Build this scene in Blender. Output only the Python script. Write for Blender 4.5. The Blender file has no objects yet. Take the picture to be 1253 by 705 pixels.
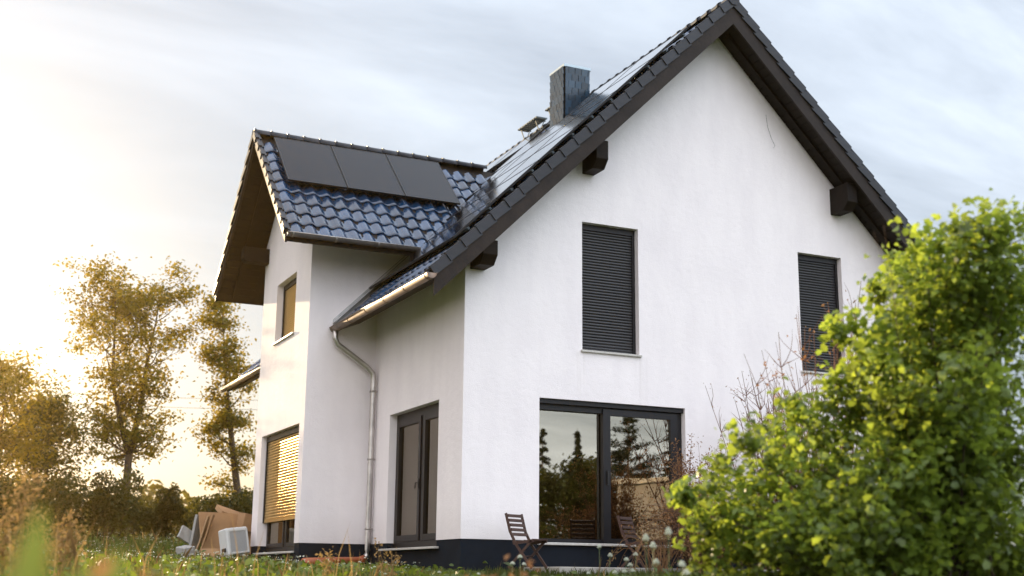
import bpy, bmesh, math, random
import numpy as np
from mathutils import Vector, Matrix

SC = bpy.context.scene
COL = SC.collection
PI = math.pi
random.seed(7)
RNG = np.random.default_rng(11)

# ------------------------------------------------------------------ camera
CAM_LOC = Vector((-7.679, -18.214, -0.605))
cam_d = bpy.data.cameras.new('camera')
cam = bpy.data.objects.new('camera', cam_d)
COL.objects.link(cam)
cR = Vector((0.90512815, -0.42502382, 0.009888))
cU = Vector((-0.10370719, -0.19817906, 0.97466398))
cF = Vector((0.41229582, 0.88322127, 0.22345548))
cam.matrix_world = Matrix(((cR.x, cU.x, -cF.x, CAM_LOC.x), (cR.y, cU.y, -cF.y, CAM_LOC.y),
                           (cR.z, cU.z, -cF.z, CAM_LOC.z), (0, 0, 0, 1)))
cam_d.sensor_width = 36.0
cam_d.lens = 1557.5 / 1253 * 36.0
cam_d.clip_start = 0.05
cam_d.clip_end = 3000
cam_d.dof.use_dof = True
cam_d.dof.focus_distance = 19.6
cam_d.dof.aperture_fstop = 1.35
SC.camera = cam

# ------------------------------------------------------------------ light
SUN_AZ = math.radians(-7.0)      # to the sun, clockwise from +Y
SUN_EL = math.radians(10.0)
CL_L, CL_ZEN, CL_BACK, CL_GLOW, SKY_MUL = 1.22, 1.5, 1.92, 0.07, 0.19
world = bpy.data.worlds.new('World')
SC.world = world
world.use_nodes = True


def build_world():
    nt = world.node_tree
    N, L = nt.nodes, nt.links
    N.clear()
    out = N.new('ShaderNodeOutputWorld')
    bg = N.new('ShaderNodeBackground')
    bg.inputs['Strength'].default_value = 0.12
    sky = N.new('ShaderNodeTexSky')
    sky.sky_type = 'NISHITA'
    sky.sun_disc = False
    sky.sun_elevation = SUN_EL
    sky.sun_rotation = SUN_AZ
    sky.air_density = 1.0
    sky.dust_density = 2.2
    sky.ozone_density = 3.0
    # thin veil of cloud: streaky noise on a plane overhead
    tc = N.new('ShaderNodeTexCoord')
    sep = N.new('ShaderNodeSeparateXYZ')
    L.new(tc.outputs['Generated'], sep.inputs[0])
    addz = N.new('ShaderNodeMath'); addz.operation = 'ADD'; addz.inputs[1].default_value = 0.22
    mx = N.new('ShaderNodeMath'); mx.operation = 'MAXIMUM'; mx.inputs[1].default_value = 0.0
    L.new(sep.outputs['Z'], mx.inputs[0]); L.new(mx.outputs[0], addz.inputs[0])
    dx = N.new('ShaderNodeMath'); dx.operation = 'DIVIDE'
    dy = N.new('ShaderNodeMath'); dy.operation = 'DIVIDE'
    L.new(sep.outputs['X'], dx.inputs[0]); L.new(addz.outputs[0], dx.inputs[1])
    L.new(sep.outputs['Y'], dy.inputs[0]); L.new(addz.outputs[0], dy.inputs[1])
    cmb = N.new('ShaderNodeCombineXYZ')
    L.new(dx.outputs[0], cmb.inputs[0]); L.new(dy.outputs[0], cmb.inputs[1])
    mp = N.new('ShaderNodeMapping')
    mp.inputs['Rotation'].default_value = (0, 0, math.radians(35))
    mp.inputs['Scale'].default_value = (0.55, 1.5, 1)
    L.new(cmb.outputs[0], mp.inputs[0])
    nz = N.new('ShaderNodeTexNoise')
    nz.inputs['Scale'].default_value = 1.6
    nz.inputs['Detail'].default_value = 7
    nz.inputs['Roughness'].default_value = 0.58
    nz.inputs['Distortion'].default_value = 0.5
    L.new(mp.outputs[0], nz.inputs['Vector'])
    rmp = N.new('ShaderNodeMapRange')
    rmp.inputs['From Min'].default_value = 0.30
    rmp.inputs['From Max'].default_value = 0.78
    rmp.inputs['To Min'].default_value = 0.32
    rmp.inputs['To Max'].default_value = 0.95
    L.new(nz.outputs['Fac'], rmp.inputs['Value'])
    # cloud light: brighter overhead and on the front-lit side away from the sun, warm glow kept near the sun
    def math_(op, a, b):
        n = N.new('ShaderNodeMath'); n.operation = op
        for i, v in enumerate((a, b)):
            if isinstance(v, (int, float)): n.inputs[i].default_value = v
            else: L.new(v, n.inputs[i])
        return n.outputs[0]
    nrm = N.new('ShaderNodeVectorMath'); nrm.operation = 'NORMALIZE'
    L.new(tc.outputs['Generated'], nrm.inputs[0])
    sp2 = N.new('ShaderNodeSeparateXYZ'); L.new(nrm.outputs[0], sp2.inputs[0])
    el = math_('ADD', math_('MULTIPLY', math_('MAXIMUM', sp2.outputs['Z'], 0.0), CL_ZEN), 1.0)
    away = math_('ADD', math_('MULTIPLY', math_('SUBTRACT', 1.0, sp2.outputs['Y']), CL_BACK), 1.0)
    lum = math_('MULTIPLY', math_('MULTIPLY', el, away), CL_L)
    tex = N.new('ShaderNodeMapRange')
    tex.inputs['From Min'].default_value = 0.3; tex.inputs['From Max'].default_value = 0.7
    tex.inputs['To Min'].default_value = 0.94; tex.inputs['To Max'].default_value = 1.05
    L.new(nz.outputs['Fac'], tex.inputs['Value'])
    lum = math_('MULTIPLY', lum, tex.outputs[0])
    cc = N.new('ShaderNodeVectorMath'); cc.operation = 'SCALE'
    tint = N.new('ShaderNodeMix'); tint.data_type = 'RGBA'
    tf = N.new('ShaderNodeMath'); tf.operation = 'MULTIPLY_ADD'; tf.use_clamp = True
    tf.inputs[1].default_value = -0.85; tf.inputs[2].default_value = 0.28
    L.new(sp2.outputs['X'], tf.inputs[0]); L.new(tf.outputs[0], tint.inputs[0])
    tint.inputs[6].default_value = (0.905, 0.985, 1.09, 1)      # cool east
    tint.inputs[7].default_value = (1.05, 0.965, 0.945, 1)       # rosy west
    L.new(tint.outputs[2], cc.inputs[0])
    L.new(lum, cc.inputs['Scale'])
    glow = N.new('ShaderNodeVectorMath'); glow.operation = 'SCALE'
    glow.inputs['Scale'].default_value = CL_GLOW
    L.new(sky.outputs[0], glow.inputs[0])
    addc = N.new('ShaderNodeVectorMath'); addc.operation = 'ADD'
    L.new(cc.outputs[0], addc.inputs[0]); L.new(glow.outputs[0], addc.inputs[1])
    skd = N.new('ShaderNodeVectorMath'); skd.operation = 'SCALE'
    skd.inputs['Scale'].default_value = SKY_MUL
    L.new(sky.outputs[0], skd.inputs[0])
    mix = N.new('ShaderNodeMix'); mix.data_type = 'RGBA'
    L.new(rmp.outputs[0], mix.inputs[0])
    L.new(skd.outputs[0], mix.inputs[6])
    L.new(addc.outputs[0], mix.inputs[7])
    L.new(mix.outputs[2], bg.inputs['Color'])
    L.new(bg.outputs[0], out.inputs[0])


build_world()
sun_d = bpy.data.lights.new('sun', 'SUN')
sun_d.energy = 3.2
sun_d.angle = math.radians(0.6)
sun_d.color = (1.0, 0.76, 0.46)
sun = bpy.data.objects.new('sun', sun_d)
COL.objects.link(sun)
sdir = Vector((math.sin(SUN_AZ) * math.cos(SUN_EL), math.cos(SUN_AZ) * math.cos(SUN_EL), math.sin(SUN_EL)))
sun.rotation_euler = sdir.to_track_quat('Z', 'Y').to_euler()

SC.view_settings.view_transform = 'Standard'
SC.view_settings.look = 'None'
SC.view_settings.exposure = 1.74
SC.view_settings.gamma = 1.0
SC.render.engine = 'CYCLES'
SC.cycles.use_denoising = True
SC.cycles.max_bounces = 8
SC.cycles.transparent_max_bounces = 24
SC.cycles.volume_bounces = 0


# ------------------------------------------------------------------ materials
def new_mat(name):
    m = bpy.data.materials.new(name)
    m.use_nodes = True
    nt = m.node_tree
    b = nt.nodes['Principled BSDF']
    return m, nt, b


def pmat(name, col, rough=0.6, metal=0.0, spec=0.5, var=0.0, scale=6.0, bump=0.0, bscale=40.0, coat=0.0,
         transl=None, stretch=None, coord='Object', objvar=0.0):
    m, nt, b = new_mat(name)
    N, L = nt.nodes, nt.links
    b.inputs['Base Color'].default_value = (*col, 1)
    b.inputs['Roughness'].default_value = rough
    b.inputs['Metallic'].default_value = metal
    b.inputs['Specular IOR Level'].default_value = spec
    b.inputs['Coat Weight'].default_value = coat
    b.inputs['Coat Roughness'].default_value = 0.08
    tc = N.new('ShaderNodeTexCoord')
    src = tc.outputs[coord]
    if stretch:
        mp = N.new('ShaderNodeMapping')
        mp.inputs['Scale'].default_value = stretch
        L.new(src, mp.inputs[0]); src = mp.outputs[0]
    csock = None
    if var > 0 or objvar > 0:
        val = None
        if var > 0:
            nz = N.new('ShaderNodeTexNoise')
            nz.inputs['Scale'].default_value = scale
            nz.inputs['Detail'].default_value = 5
            nz.inputs['Roughness'].default_value = 0.6
            L.new(src, nz.inputs['Vector'])
            mr = N.new('ShaderNodeMapRange')
            mr.inputs['From Min'].default_value = 0.3
            mr.inputs['From Max'].default_value = 0.7
            mr.inputs['To Min'].default_value = 1 - var
            mr.inputs['To Max'].default_value = 1 + var
            L.new(nz.outputs['Fac'], mr.inputs['Value'])
            val = mr.outputs[0]
        if objvar > 0:
            oi = N.new('ShaderNodeObjectInfo')
            mo = N.new('ShaderNodeMapRange')
            mo.inputs['To Min'].default_value = 1 - objvar
            mo.inputs['To Max'].default_value = 1 + objvar
            L.new(oi.outputs['Random'], mo.inputs['Value'])
            if val is None:
                val = mo.outputs[0]
            else:
                mm = N.new('ShaderNodeMath'); mm.operation = 'MULTIPLY'
                L.new(val, mm.inputs[0]); L.new(mo.outputs[0], mm.inputs[1]); val = mm.outputs[0]
        vm = N.new('ShaderNodeVectorMath'); vm.operation = 'SCALE'
        vm.inputs[0].default_value = col
        L.new(val, vm.inputs['Scale'])
        csock = vm.outputs[0]
        L.new(csock, b.inputs['Base Color'])
    if bump > 0:
        nb = N.new('ShaderNodeTexNoise')
        nb.inputs['Scale'].default_value = bscale
        nb.inputs['Detail'].default_value = 4
        L.new(src, nb.inputs['Vector'])
        bp = N.new('ShaderNodeBump')
        bp.inputs['Strength'].default_value = bump
        bp.inputs['Distance'].default_value = 0.01
        L.new(nb.outputs['Fac'], bp.inputs['Height'])
        L.new(bp.outputs[0], b.inputs['Normal'])
    if transl:
        tr = N.new('ShaderNodeBsdfTranslucent')
        tr.inputs['Color'].default_value = (*transl[0], 1)
        if csock:
            vm2 = N.new('ShaderNodeVectorMath'); vm2.operation = 'SCALE'
            vm2.inputs[0].default_value = transl[0]
            L.new(val, vm2.inputs['Scale'])
            L.new(vm2.outputs[0], tr.inputs['Color'])
        ms = N.new('ShaderNodeMixShader')
        ms.inputs[0].default_value = transl[1]
        L.new(b.outputs[0], ms.inputs[1]); L.new(tr.outputs[0], ms.inputs[2])
        L.new(ms.outputs[0], N['Material Output'].inputs['Surface'])
    return m


def stucco_mat():
    m, nt, b = new_mat('stucco')
    N, L = nt.nodes, nt.links
    b.inputs['Roughness'].default_value = 0.9
    b.inputs['Specular IOR Level'].default_value = 0.2
    tc = N.new('ShaderNodeTexCoord')
    n1 = N.new('ShaderNodeTexNoise'); n1.inputs['Scale'].default_value = 0.9; n1.inputs['Detail'].default_value = 6
    n1.inputs['Roughness'].default_value = 0.65
    L.new(tc.outputs['Object'], n1.inputs['Vector'])
    mp = N.new('ShaderNodeMapping'); mp.inputs['Scale'].default_value = (2.0, 2.0, 0.5)
    L.new(tc.outputs['Object'], mp.inputs[0])
    n2 = N.new('ShaderNodeTexNoise'); n2.inputs['Scale'].default_value = 1.4; n2.inputs['Detail'].default_value = 5
    L.new(mp.outputs[0], n2.inputs['Vector'])
    ad = N.new('ShaderNodeMath'); ad.operation = 'ADD'
    L.new(n1.outputs['Fac'], ad.inputs[0]); L.new(n2.outputs['Fac'], ad.inputs[1])
    rp = N.new('ShaderNodeValToRGB')
    rp.color_ramp.elements[0].position = 0.35; rp.color_ramp.elements[0].color = (0.83, 0.785, 0.805, 1)
    rp.color_ramp.elements[1].position = 0.6; rp.color_ramp.elements[1].color = (0.90, 0.855, 0.868, 1)
    hf = N.new('ShaderNodeMath'); hf.operation = 'MULTIPLY'; hf.inputs[1].default_value = 0.5
    L.new(ad.outputs[0], hf.inputs[0]); L.new(hf.outputs[0], rp.inputs[0])
    def mth(op, a, b_=0.0, clamp=False):
        n = N.new('ShaderNodeMath'); n.operation = op; n.use_clamp = clamp
        for i, v in enumerate((a, b_)):
            if isinstance(v, (int, float)): n.inputs[i].default_value = v
            else: L.new(v, n.inputs[i])
        return n.outputs[0]
    sp = N.new('ShaderNodeSeparateXYZ'); L.new(tc.outputs['Object'], sp.inputs[0])
    # splash dirt on the lowest half metre and washed streaks below the two upper sills
    spl = mth('MULTIPLY', mth('SUBTRACT', 1.0, mth('DIVIDE', sp.outputs['Z'], 0.55), True), n1.outputs['Fac'])
    mp2 = N.new('ShaderNodeMapping'); mp2.inputs['Scale'].default_value = (16.0, 16.0, 0.35)
    L.new(tc.outputs['Object'], mp2.inputs[0])
    ns = N.new('ShaderNodeTexNoise'); ns.inputs['Scale'].default_value = 1.0; ns.inputs['Detail'].default_value = 3
    L.new(mp2.outputs[0], ns.inputs['Vector'])
    stv = mth('MULTIPLY', mth('SUBTRACT', ns.outputs['Fac'], 0.45), 4.0, True)
    tot = None
    for xa in (2.08, 3.22, 6.55, 7.60):
        near = mth('SUBTRACT', 1.0, mth('MULTIPLY', mth('ABSOLUTE', mth('SUBTRACT', sp.outputs['X'], xa)), 6.0), True)
        dn = mth('MULTIPLY', mth('SUBTRACT', 3.06, sp.outputs['Z']), 40.0, True)
        fade = mth('SUBTRACT', 1.0, mth('MULTIPLY', mth('SUBTRACT', 3.06, sp.outputs['Z']), 0.75), True)
        k = mth('MULTIPLY', mth('MULTIPLY', near, dn), fade)
        tot = k if tot is None else mth('MAXIMUM', tot, k)
    dirt = mth('ADD', mth('MULTIPLY', mth('MULTIPLY', tot, stv), 0.30), mth('MULTIPLY', spl, 0.38), True)
    dm = N.new('ShaderNodeMix'); dm.data_type = 'RGBA'
    L.new(dirt, dm.inputs[0]); L.new(rp.outputs[0], dm.inputs[6]); dm.inputs[7].default_value = (0.36, 0.32, 0.28, 1)
    L.new(dm.outputs[2], b.inputs['Base Color'])
    n3 = N.new('ShaderNodeTexNoise'); n3.inputs['Scale'].default_value = 70; n3.inputs['Detail'].default_value = 3
    L.new(tc.outputs['Object'], n3.inputs['Vector'])
    n4 = N.new('ShaderNodeTexNoise'); n4.inputs['Scale'].default_value = 9; n4.inputs['Detail'].default_value = 4
    L.new(tc.outputs['Object'], n4.inputs['Vector'])
    a2 = N.new('ShaderNodeMath'); a2.operation = 'MULTIPLY_ADD'; a2.inputs[1].default_value = 1.2
    L.new(n4.outputs['Fac'], a2.inputs[0]); L.new(n3.outputs['Fac'], a2.inputs[2])
    bp = N.new('ShaderNodeBump'); bp.inputs['Strength'].default_value = 0.7; bp.inputs['Distance'].default_value = 0.008
    L.new(a2.outputs[0], bp.inputs['Height']); L.new(bp.outputs[0], b.inputs['Normal'])
    return m


def glass_mat(name, ior, tint):
    m = bpy.data.materials.new(name)
    m.use_nodes = True
    nt = m.node_tree
    N, L = nt.nodes, nt.links
    N.clear()
    out = N.new('ShaderNodeOutputMaterial')
    fr = N.new('ShaderNodeFresnel'); fr.inputs['IOR'].default_value = ior
    tr = N.new('ShaderNodeBsdfTransparent'); tr.inputs['Color'].default_value = (*tint, 1)
    gl = N.new('ShaderNodeBsdfGlossy'); gl.inputs['Roughness'].default_value = 0.012
    gl.inputs['Color'].default_value = (1.0, 0.90, 0.74, 1)  # warm tint puts the peach of the mirrored sky into the reflection
    tc = N.new('ShaderNodeTexCoord')
    nz = N.new('ShaderNodeTexNoise'); nz.inputs['Scale'].default_value = 1.3; nz.inputs['Detail'].default_value = 1
    L.new(tc.outputs['Object'], nz.inputs['Vector'])
    bp = N.new('ShaderNodeBump'); bp.inputs['Strength'].default_value = 0.06; bp.inputs['Distance'].default_value = 0.02
    L.new(nz.outputs['Fac'], bp.inputs['Height']); L.new(bp.outputs[0], gl.inputs['Normal'])
    mx = N.new('ShaderNodeMixShader')
    L.new(fr.outputs[0], mx.inputs[0]); L.new(tr.outputs[0], mx.inputs[1]); L.new(gl.outputs[0], mx.inputs[2])
    L.new(mx.outputs[0], out.inputs[0])
    return m


def ground_mat():
    m, nt, b = new_mat('meadow_soil')
    N, L = nt.nodes, nt.links
    b.inputs['Roughness'].default_value = 0.95
    b.inputs['Specular IOR Level'].default_value = 0.1
    tc = N.new('ShaderNodeTexCoord')
    n1 = N.new('ShaderNodeTexNoise'); n1.inputs['Scale'].default_value = 0.35; n1.inputs['Detail'].default_value = 8
    L.new(tc.outputs['Object'], n1.inputs['Vector'])
    rp = N.new('ShaderNodeValToRGB')
    e = rp.color_ramp.elements
    e[0].position = 0.35; e[0].color = (0.028, 0.045, 0.012, 1)
    e[1].position = 0.65; e[1].color = (0.075, 0.085, 0.025, 1)
    L.new(n1.outputs['Fac'], rp.inputs[0])
    n2 = N.new('ShaderNodeTexNoise'); n2.inputs['Scale'].default_value = 14; n2.inputs['Detail'].default_value = 6
    L.new(tc.outputs['Object'], n2.inputs['Vector'])
    mx = N.new('ShaderNodeMix'); mx.data_type = 'RGBA'; mx.blend_type = 'MULTIPLY'; mx.inputs[0].default_value = 0.8
    L.new(rp.outputs[0], mx.inputs[6]); L.new(n2.outputs['Color'], mx.inputs[7])
    L.new(rp.outputs[0], b.inputs['Base Color'])
    bp = N.new('ShaderNodeBump'); bp.inputs['Strength'].default_value = 0.8; bp.inputs['Distance'].default_value = 0.06
    L.new(n2.outputs['Fac'], bp.inputs['Height']); L.new(bp.outputs[0], b.inputs['Normal'])
    return m


M = {}
M['stucco'] = stucco_mat()
M['plinth'] = pmat('plinth_render', (0.009, 0.013, 0.020), 0.85, spec=0.12, var=0.2, scale=3, bump=0.3, bscale=90)
M['tile'] = pmat('glazed_tile', (0.010, 0.038, 0.092), 0.17, var=0.3, scale=2.5, bump=0.08, bscale=18, coat=0.5, objvar=0.4)
M['verge'] = pmat('engobed_verge', (0.022, 0.024, 0.031), 0.42, spec=0.3, var=0.2, scale=5, bump=0.15, bscale=25, objvar=0.2)
M['wood'] = pmat('dark_stained_wood', (0.010, 0.0065, 0.0045), 0.6, spec=0.15, var=0.35, scale=4, bump=0.3, bscale=14, stretch=(1, 1, 1))
M['board'] = pmat('verge_board_wood', (0.024, 0.018, 0.016), 0.6, spec=0.2, var=0.3, scale=3, bump=0.3, bscale=16)
M['zinc'] = pmat('weathered_zinc', (0.38, 0.355, 0.33), 0.40, metal=0.8, var=0.22, scale=5, bump=0.05, bscale=12)
M['pipe'] = pmat('bright_zinc_pipe', (0.52, 0.50, 0.48), 0.30, metal=0.85, var=0.2, scale=5)
M['guttermetal'] = pmat('brown_zinc_gutter', (0.20, 0.150, 0.118), 0.5, metal=0.7, spec=0.3, var=0.25, scale=5)
M['flash'] = pmat('lead_flashing', (0.42, 0.42, 0.42), 0.5, metal=0.5, var=0.2, scale=6)
M['pvglass'] = pmat('solar_glass', (0.006, 0.005, 0.007), 0.13, spec=0.16, var=0.3, scale=1.5)
def pv_cells(m):
    nt = m.node_tree; N, L = nt.nodes, nt.links; b = N['Principled BSDF']
    tc = N.new('ShaderNodeTexCoord'); sp = N.new('ShaderNodeSeparateXYZ'); L.new(tc.outputs['Object'], sp.inputs[0])
    def line(sock, pitch, w):
        a = N.new('ShaderNodeMath'); a.operation = 'DIVIDE'; a.inputs[1].default_value = pitch; L.new(sock, a.inputs[0])
        f = N.new('ShaderNodeMath'); f.operation = 'FRACT'; L.new(a.outputs[0], f.inputs[0])
        c = N.new('ShaderNodeMath'); c.operation = 'LESS_THAN'; c.inputs[1].default_value = w; L.new(f.outputs[0], c.inputs[0])
        return c.outputs[0]
    mx = N.new('ShaderNodeMath'); mx.operation = 'MAXIMUM'
    L.new(line(sp.outputs['X'], 0.192, 0.03), mx.inputs[0]); L.new(line(sp.outputs['Y'], 0.107, 0.04), mx.inputs[1])
    mc = N.new('ShaderNodeMix'); mc.data_type = 'RGBA'
    L.new(mx.outputs[0], mc.inputs[0])
    mc.inputs[6].default_value = (0.004, 0.005, 0.010, 1); mc.inputs[7].default_value = (0.022, 0.022, 0.026, 1)
    L.new(mc.outputs[2], b.inputs['Base Color'])


pv_cells(M['pvglass'])
M['pvglass_clear'] = pmat('solar_glass_clear', (0.006, 0.005, 0.007), 0.09, spec=0.6, coat=0.5, var=0.3, scale=1.5)
pv_cells(M['pvglass_clear'])
M['pvframe'] = pmat('solar_frame', (0.012, 0.012, 0.013), 0.35, metal=0.4)
M['frame'] = pmat('anthracite_frame', (0.011, 0.011, 0.014), 0.42, spec=0.3, var=0.1, scale=8)
M['brownframe'] = pmat('brown_black_frame', (0.013, 0.010, 0.009), 0.42, spec=0.3, var=0.1, scale=8)
M['slat'] = pmat('shutter_slat', (0.020, 0.020, 0.024), 0.34, spec=0.5, var=0.12, scale=7)
M['glow_slat'] = pmat('sunset_glow_slat', (0.58, 0.44, 0.23), 0.30, metal=0.75, var=0.12, scale=7)  # anthracite slats recoloured gold; the sunset reflection is put into the colour
M['glow_slat'].node_tree.nodes['Principled BSDF'].inputs['Specular Tint'].default_value = (1.0, 0.74, 0.42, 1)
M['glow_slat'].node_tree.nodes['Principled BSDF'].inputs['IOR'].default_value = 1.85
M['sill'] = pmat('stone_sill', (0.50, 0.48, 0.45), 0.55, var=0.2, scale=20)
M['glass'] = glass_mat('window_glass', 3.9, (0.62, 0.62, 0.58))
M['glass2'] = glass_mat('door_glass', 2.0, (0.75, 0.75, 0.72))
M['slate'] = pmat('chimney_slate', (0.022, 0.050, 0.082), 0.20, var=0.2, scale=8, bump=0.08, bscale=20, objvar=0.4)
M['capmetal'] = pmat('chimney_cap_metal', (0.42, 0.50, 0.55), 0.45, metal=0.5)
M['steel'] = pmat('galvanised_steel', (0.07, 0.09, 0.10), 0.5, metal=0.6)
M['pvc'] = pmat('orange_pvc', (0.34, 0.085, 0.028), 0.45, var=0.2, scale=10)
M['chairwood'] = pmat('acacia_wood', (0.055, 0.024, 0.017), 0.5, var=0.35, scale=9, bump=0.2, bscale=30, stretch=(6, 6, 1))
M['card'] = pmat('cardboard', (0.34, 0.205, 0.105), 0.85, var=0.12, scale=3, bump=0.1, bscale=40)
M['cardcut'] = pmat('cardboard_edge', (0.42, 0.28, 0.16), 0.9, var=0.2, scale=30)
M['foam'] = pmat('white_foam', (0.33, 0.335, 0.33), 0.8, var=0.08, scale=12)
M['plastic'] = pmat('white_plastic', (0.58, 0.60, 0.61), 0.45, var=0.05, scale=9)
M['mesh'] = pmat('grey_filter_mesh', (0.42, 0.44, 0.46), 0.6, var=0.15, scale=60)
M['concrete'] = pmat('terrace_concrete', (0.33, 0.31, 0.28), 0.85, var=0.2, scale=5, bump=0.2, bscale=40)
M['ground'] = ground_mat()
M['bark'] = pmat('bark', (0.055, 0.040, 0.028), 0.9, var=0.35, scale=8, bump=0.6, bscale=20)
M['leaf_far'] = pmat('tree_leaf', (0.050, 0.072, 0.015), 0.6, spec=0.3, var=0.45, scale=0.9, transl=((0.38, 0.26, 0.016), 0.42))
M['leaf_dark'] = pmat('dark_tree_leaf', (0.026, 0.038, 0.010), 0.6, spec=0.3, var=0.4, scale=0.8, transl=((0.15, 0.13, 0.014), 0.32))
M['needle'] = pmat('conifer_needle', (0.014, 0.022, 0.010), 0.7, spec=0.2, var=0.4, scale=1.0)
M['leaf_bush'] = pmat('bush_leaf', (0.112, 0.165, 0.032), 0.38, spec=0.5, var=0.6, scale=3.0, transl=((0.36, 0.45, 0.05), 0.46))
M['leaf_weed'] = pmat('weed_leaf', (0.062, 0.098, 0.018), 0.5, var=0.45, scale=2, transl=((0.19, 0.25, 0.025), 0.42))
M['grass'] = pmat('grass_blade', (0.060, 0.088, 0.020), 0.55, spec=0.3, var=0.5, scale=0.8, transl=((0.17, 0.19, 0.03), 0.38))
M['drygrass'] = pmat('dry_grass', (0.22, 0.145, 0.060), 0.8, var=0.35, scale=2.5, transl=((0.40, 0.26, 0.09), 0.35))
M['drystem'] = pmat('dry_brown_stem', (0.095, 0.050, 0.030), 0.85, var=0.4, scale=2.5)
M['dryseed'] = pmat('dry_seed_head', (0.24, 0.125, 0.055), 0.85, var=0.4, scale=3, transl=((0.38, 0.18, 0.06), 0.3))
M['redstem'] = pmat('reddish_dry_stem', (0.15, 0.060, 0.032), 0.85, var=0.4, scale=3)
M['petal'] = pmat('white_umbel', (0.62, 0.66, 0.56), 0.8, var=0.15, scale=40, transl=((0.6, 0.62, 0.5), 0.3))
M['stem'] = pmat('green_stem', (0.10, 0.14, 0.045), 0.6, var=0.2, scale=5)
M['room'] = pmat('room_plaster', (0.42, 0.40, 0.36), 0.9, var=0.1, scale=2)
M['roomfloor'] = pmat('room_floor', (0.20, 0.15, 0.11), 0.5, var=0.2, scale=4)
M['curtain'] = pmat('pale_curtain', (0.45, 0.42, 0.38), 0.9, var=0.12, scale=3, stretch=(1, 8, 0.4))
M['blackish'] = pmat('matt_black', (0.012, 0.012, 0.013), 0.4)
M['garage'] = pmat('garage_render', (0.30, 0.29, 0.29), 0.9, var=0.1, scale=1)
M['wire'] = pmat('wire_black', (0.02, 0.02, 0.02), 0.6)


# ------------------------------------------------------------------ mesh helpers
class MB:
    """Collects boxes, tubes and sheets; build() links them as one mesh object."""

    def __init__(self):
        self.v = []; self.f = []; self.mi = []; self.sm = []

    def add(self, vs, fs, mi=0, smooth=False):
        o = len(self.v)
        self.v += [tuple(p) for p in vs]
        for f in fs:
            self.f.append(tuple(i + o for i in f)); self.mi.append(mi); self.sm.append(smooth)

    def box(self, a, b, mi=0, mp=None):
        (x0, y0, z0), (x1, y1, z1) = a, b
        vs = [(x0, y0, z0), (x1, y0, z0), (x1, y1, z0), (x0, y1, z0), (x0, y0, z1), (x1, y0, z1), (x1, y1, z1), (x0, y1, z1)]
        if mp: vs = [mp(*p) for p in vs]
        self.add(vs, [(0, 3, 2, 1), (4, 5, 6, 7), (0, 1, 5, 4), (1, 2, 6, 5), (2, 3, 7, 6), (3, 0, 4, 7)], mi)

    def bar(self, p0, p1, w, h, up=(0, 0, 1), mi=0):
        p0, p1 = Vector(p0), Vector(p1)
        d = (p1 - p0).normalized()
        s = d.cross(Vector(up))
        if s.length < 1e-5: s = d.cross(Vector((1, 0, 0)))
        s.normalize(); u = s.cross(d)
        vs = []
        for p in (p0, p1):
            for a, b in ((-1, -1), (1, -1), (1, 1), (-1, 1)):
                vs.append(p + s * (a * w / 2) + u * (b * h / 2))
        self.add(vs, [(0, 1, 2, 3), (7, 6, 5, 4), (0, 4, 5, 1), (1, 5, 6, 2), (2, 6, 7, 3), (3, 7, 4, 0)], mi)

    def tube(self, pts, rad, n=6, mi=0, cap=True, smooth=True):
        pts = [Vector(p) for p in pts]
        if not hasattr(rad, '__len__'): rad = [rad] * len(pts)
        vs = []; fs = []
        ref = Vector((0.31, 0.17, 0.93)).normalized()
        for i, p in enumerate(pts):
            d = (pts[min(i + 1, len(pts) - 1)] - pts[max(i - 1, 0)])
            if d.length < 1e-7: d = Vector((0, 0, 1))
            d.normalize()
            s = d.cross(ref)
            if s.length < 0.1: s = d.cross(Vector((1, 0, 0)))
            s.normalize(); u = d.cross(s)
            for k in range(n):
                a = 2 * PI * k / n
                vs.append(p + (s * math.cos(a) + u * math.sin(a)) * rad[i])
        for i in range(len(pts) - 1):
            for k in range(n):
                k2 = (k + 1) % n
                fs.append((i * n + k, i * n + k2, (i + 1) * n + k2, (i + 1) * n + k))
        if cap:
            fs.append(tuple(range(n - 1, -1, -1)))
            fs.append(tuple(range((len(pts) - 1) * n, len(pts) * n)))
        self.add(vs, fs, mi, smooth)

    def prism(self, poly, ext, mi=0):
        """poly: list of 3-D points, ext: extrusion vector"""
        e = Vector(ext); n = len(poly)
        vs = [Vector(p) for p in poly] + [Vector(p) + e for p in poly]
        fs = [tuple(range(n - 1, -1, -1)), tuple(range(n, 2 * n))]
        for i in range(n):
            j = (i + 1) % n
            fs.append((i, j, n + j, n + i))
        self.add(vs, fs, mi)

    def mesh(self, name, mats, fix=True):
        me = bpy.data.meshes.new(name)
        me.from_pydata(self.v, [], self.f)
        if not isinstance(mats, (list, tuple)): mats = [mats]
        for m in mats: me.materials.append(m)
        me.polygons.foreach_set('material_index', self.mi)
        me.polygons.foreach_set('use_smooth', self.sm)
        me.update()
        if fix:
            bm = bmesh.new(); bm.from_mesh(me)
            bmesh.ops.recalc_face_normals(bm, faces=bm.faces[:])
            bm.to_mesh(me); bm.free()
        return me

    def build(self, name, mats, parent=None, fix=True, bevel=0.0):
        o = link(name, self.mesh(name, mats, fix), parent)
        if bevel > 0:
            md = o.modifiers.new('edge', 'BEVEL'); md.width = bevel; md.segments = 1
            md.limit_method = 'ANGLE'
        return o


def link(name, data, parent=None):
    o = bpy.data.objects.new(name, data)
    COL.objects.link(o)
    if parent is not None:
        o.parent = parent
        if parent.get('_off') is not None:
            o.matrix_parent_inverse = Matrix.Translation(Vector(parent['_off'])).inverted()
    return o


def tag(o, label, cat, group=None, kind=None):
    if label: o['label'] = label
    if cat: o['category'] = cat
    if group: o['group'] = group
    if kind: o['kind'] = kind
    return o


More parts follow.
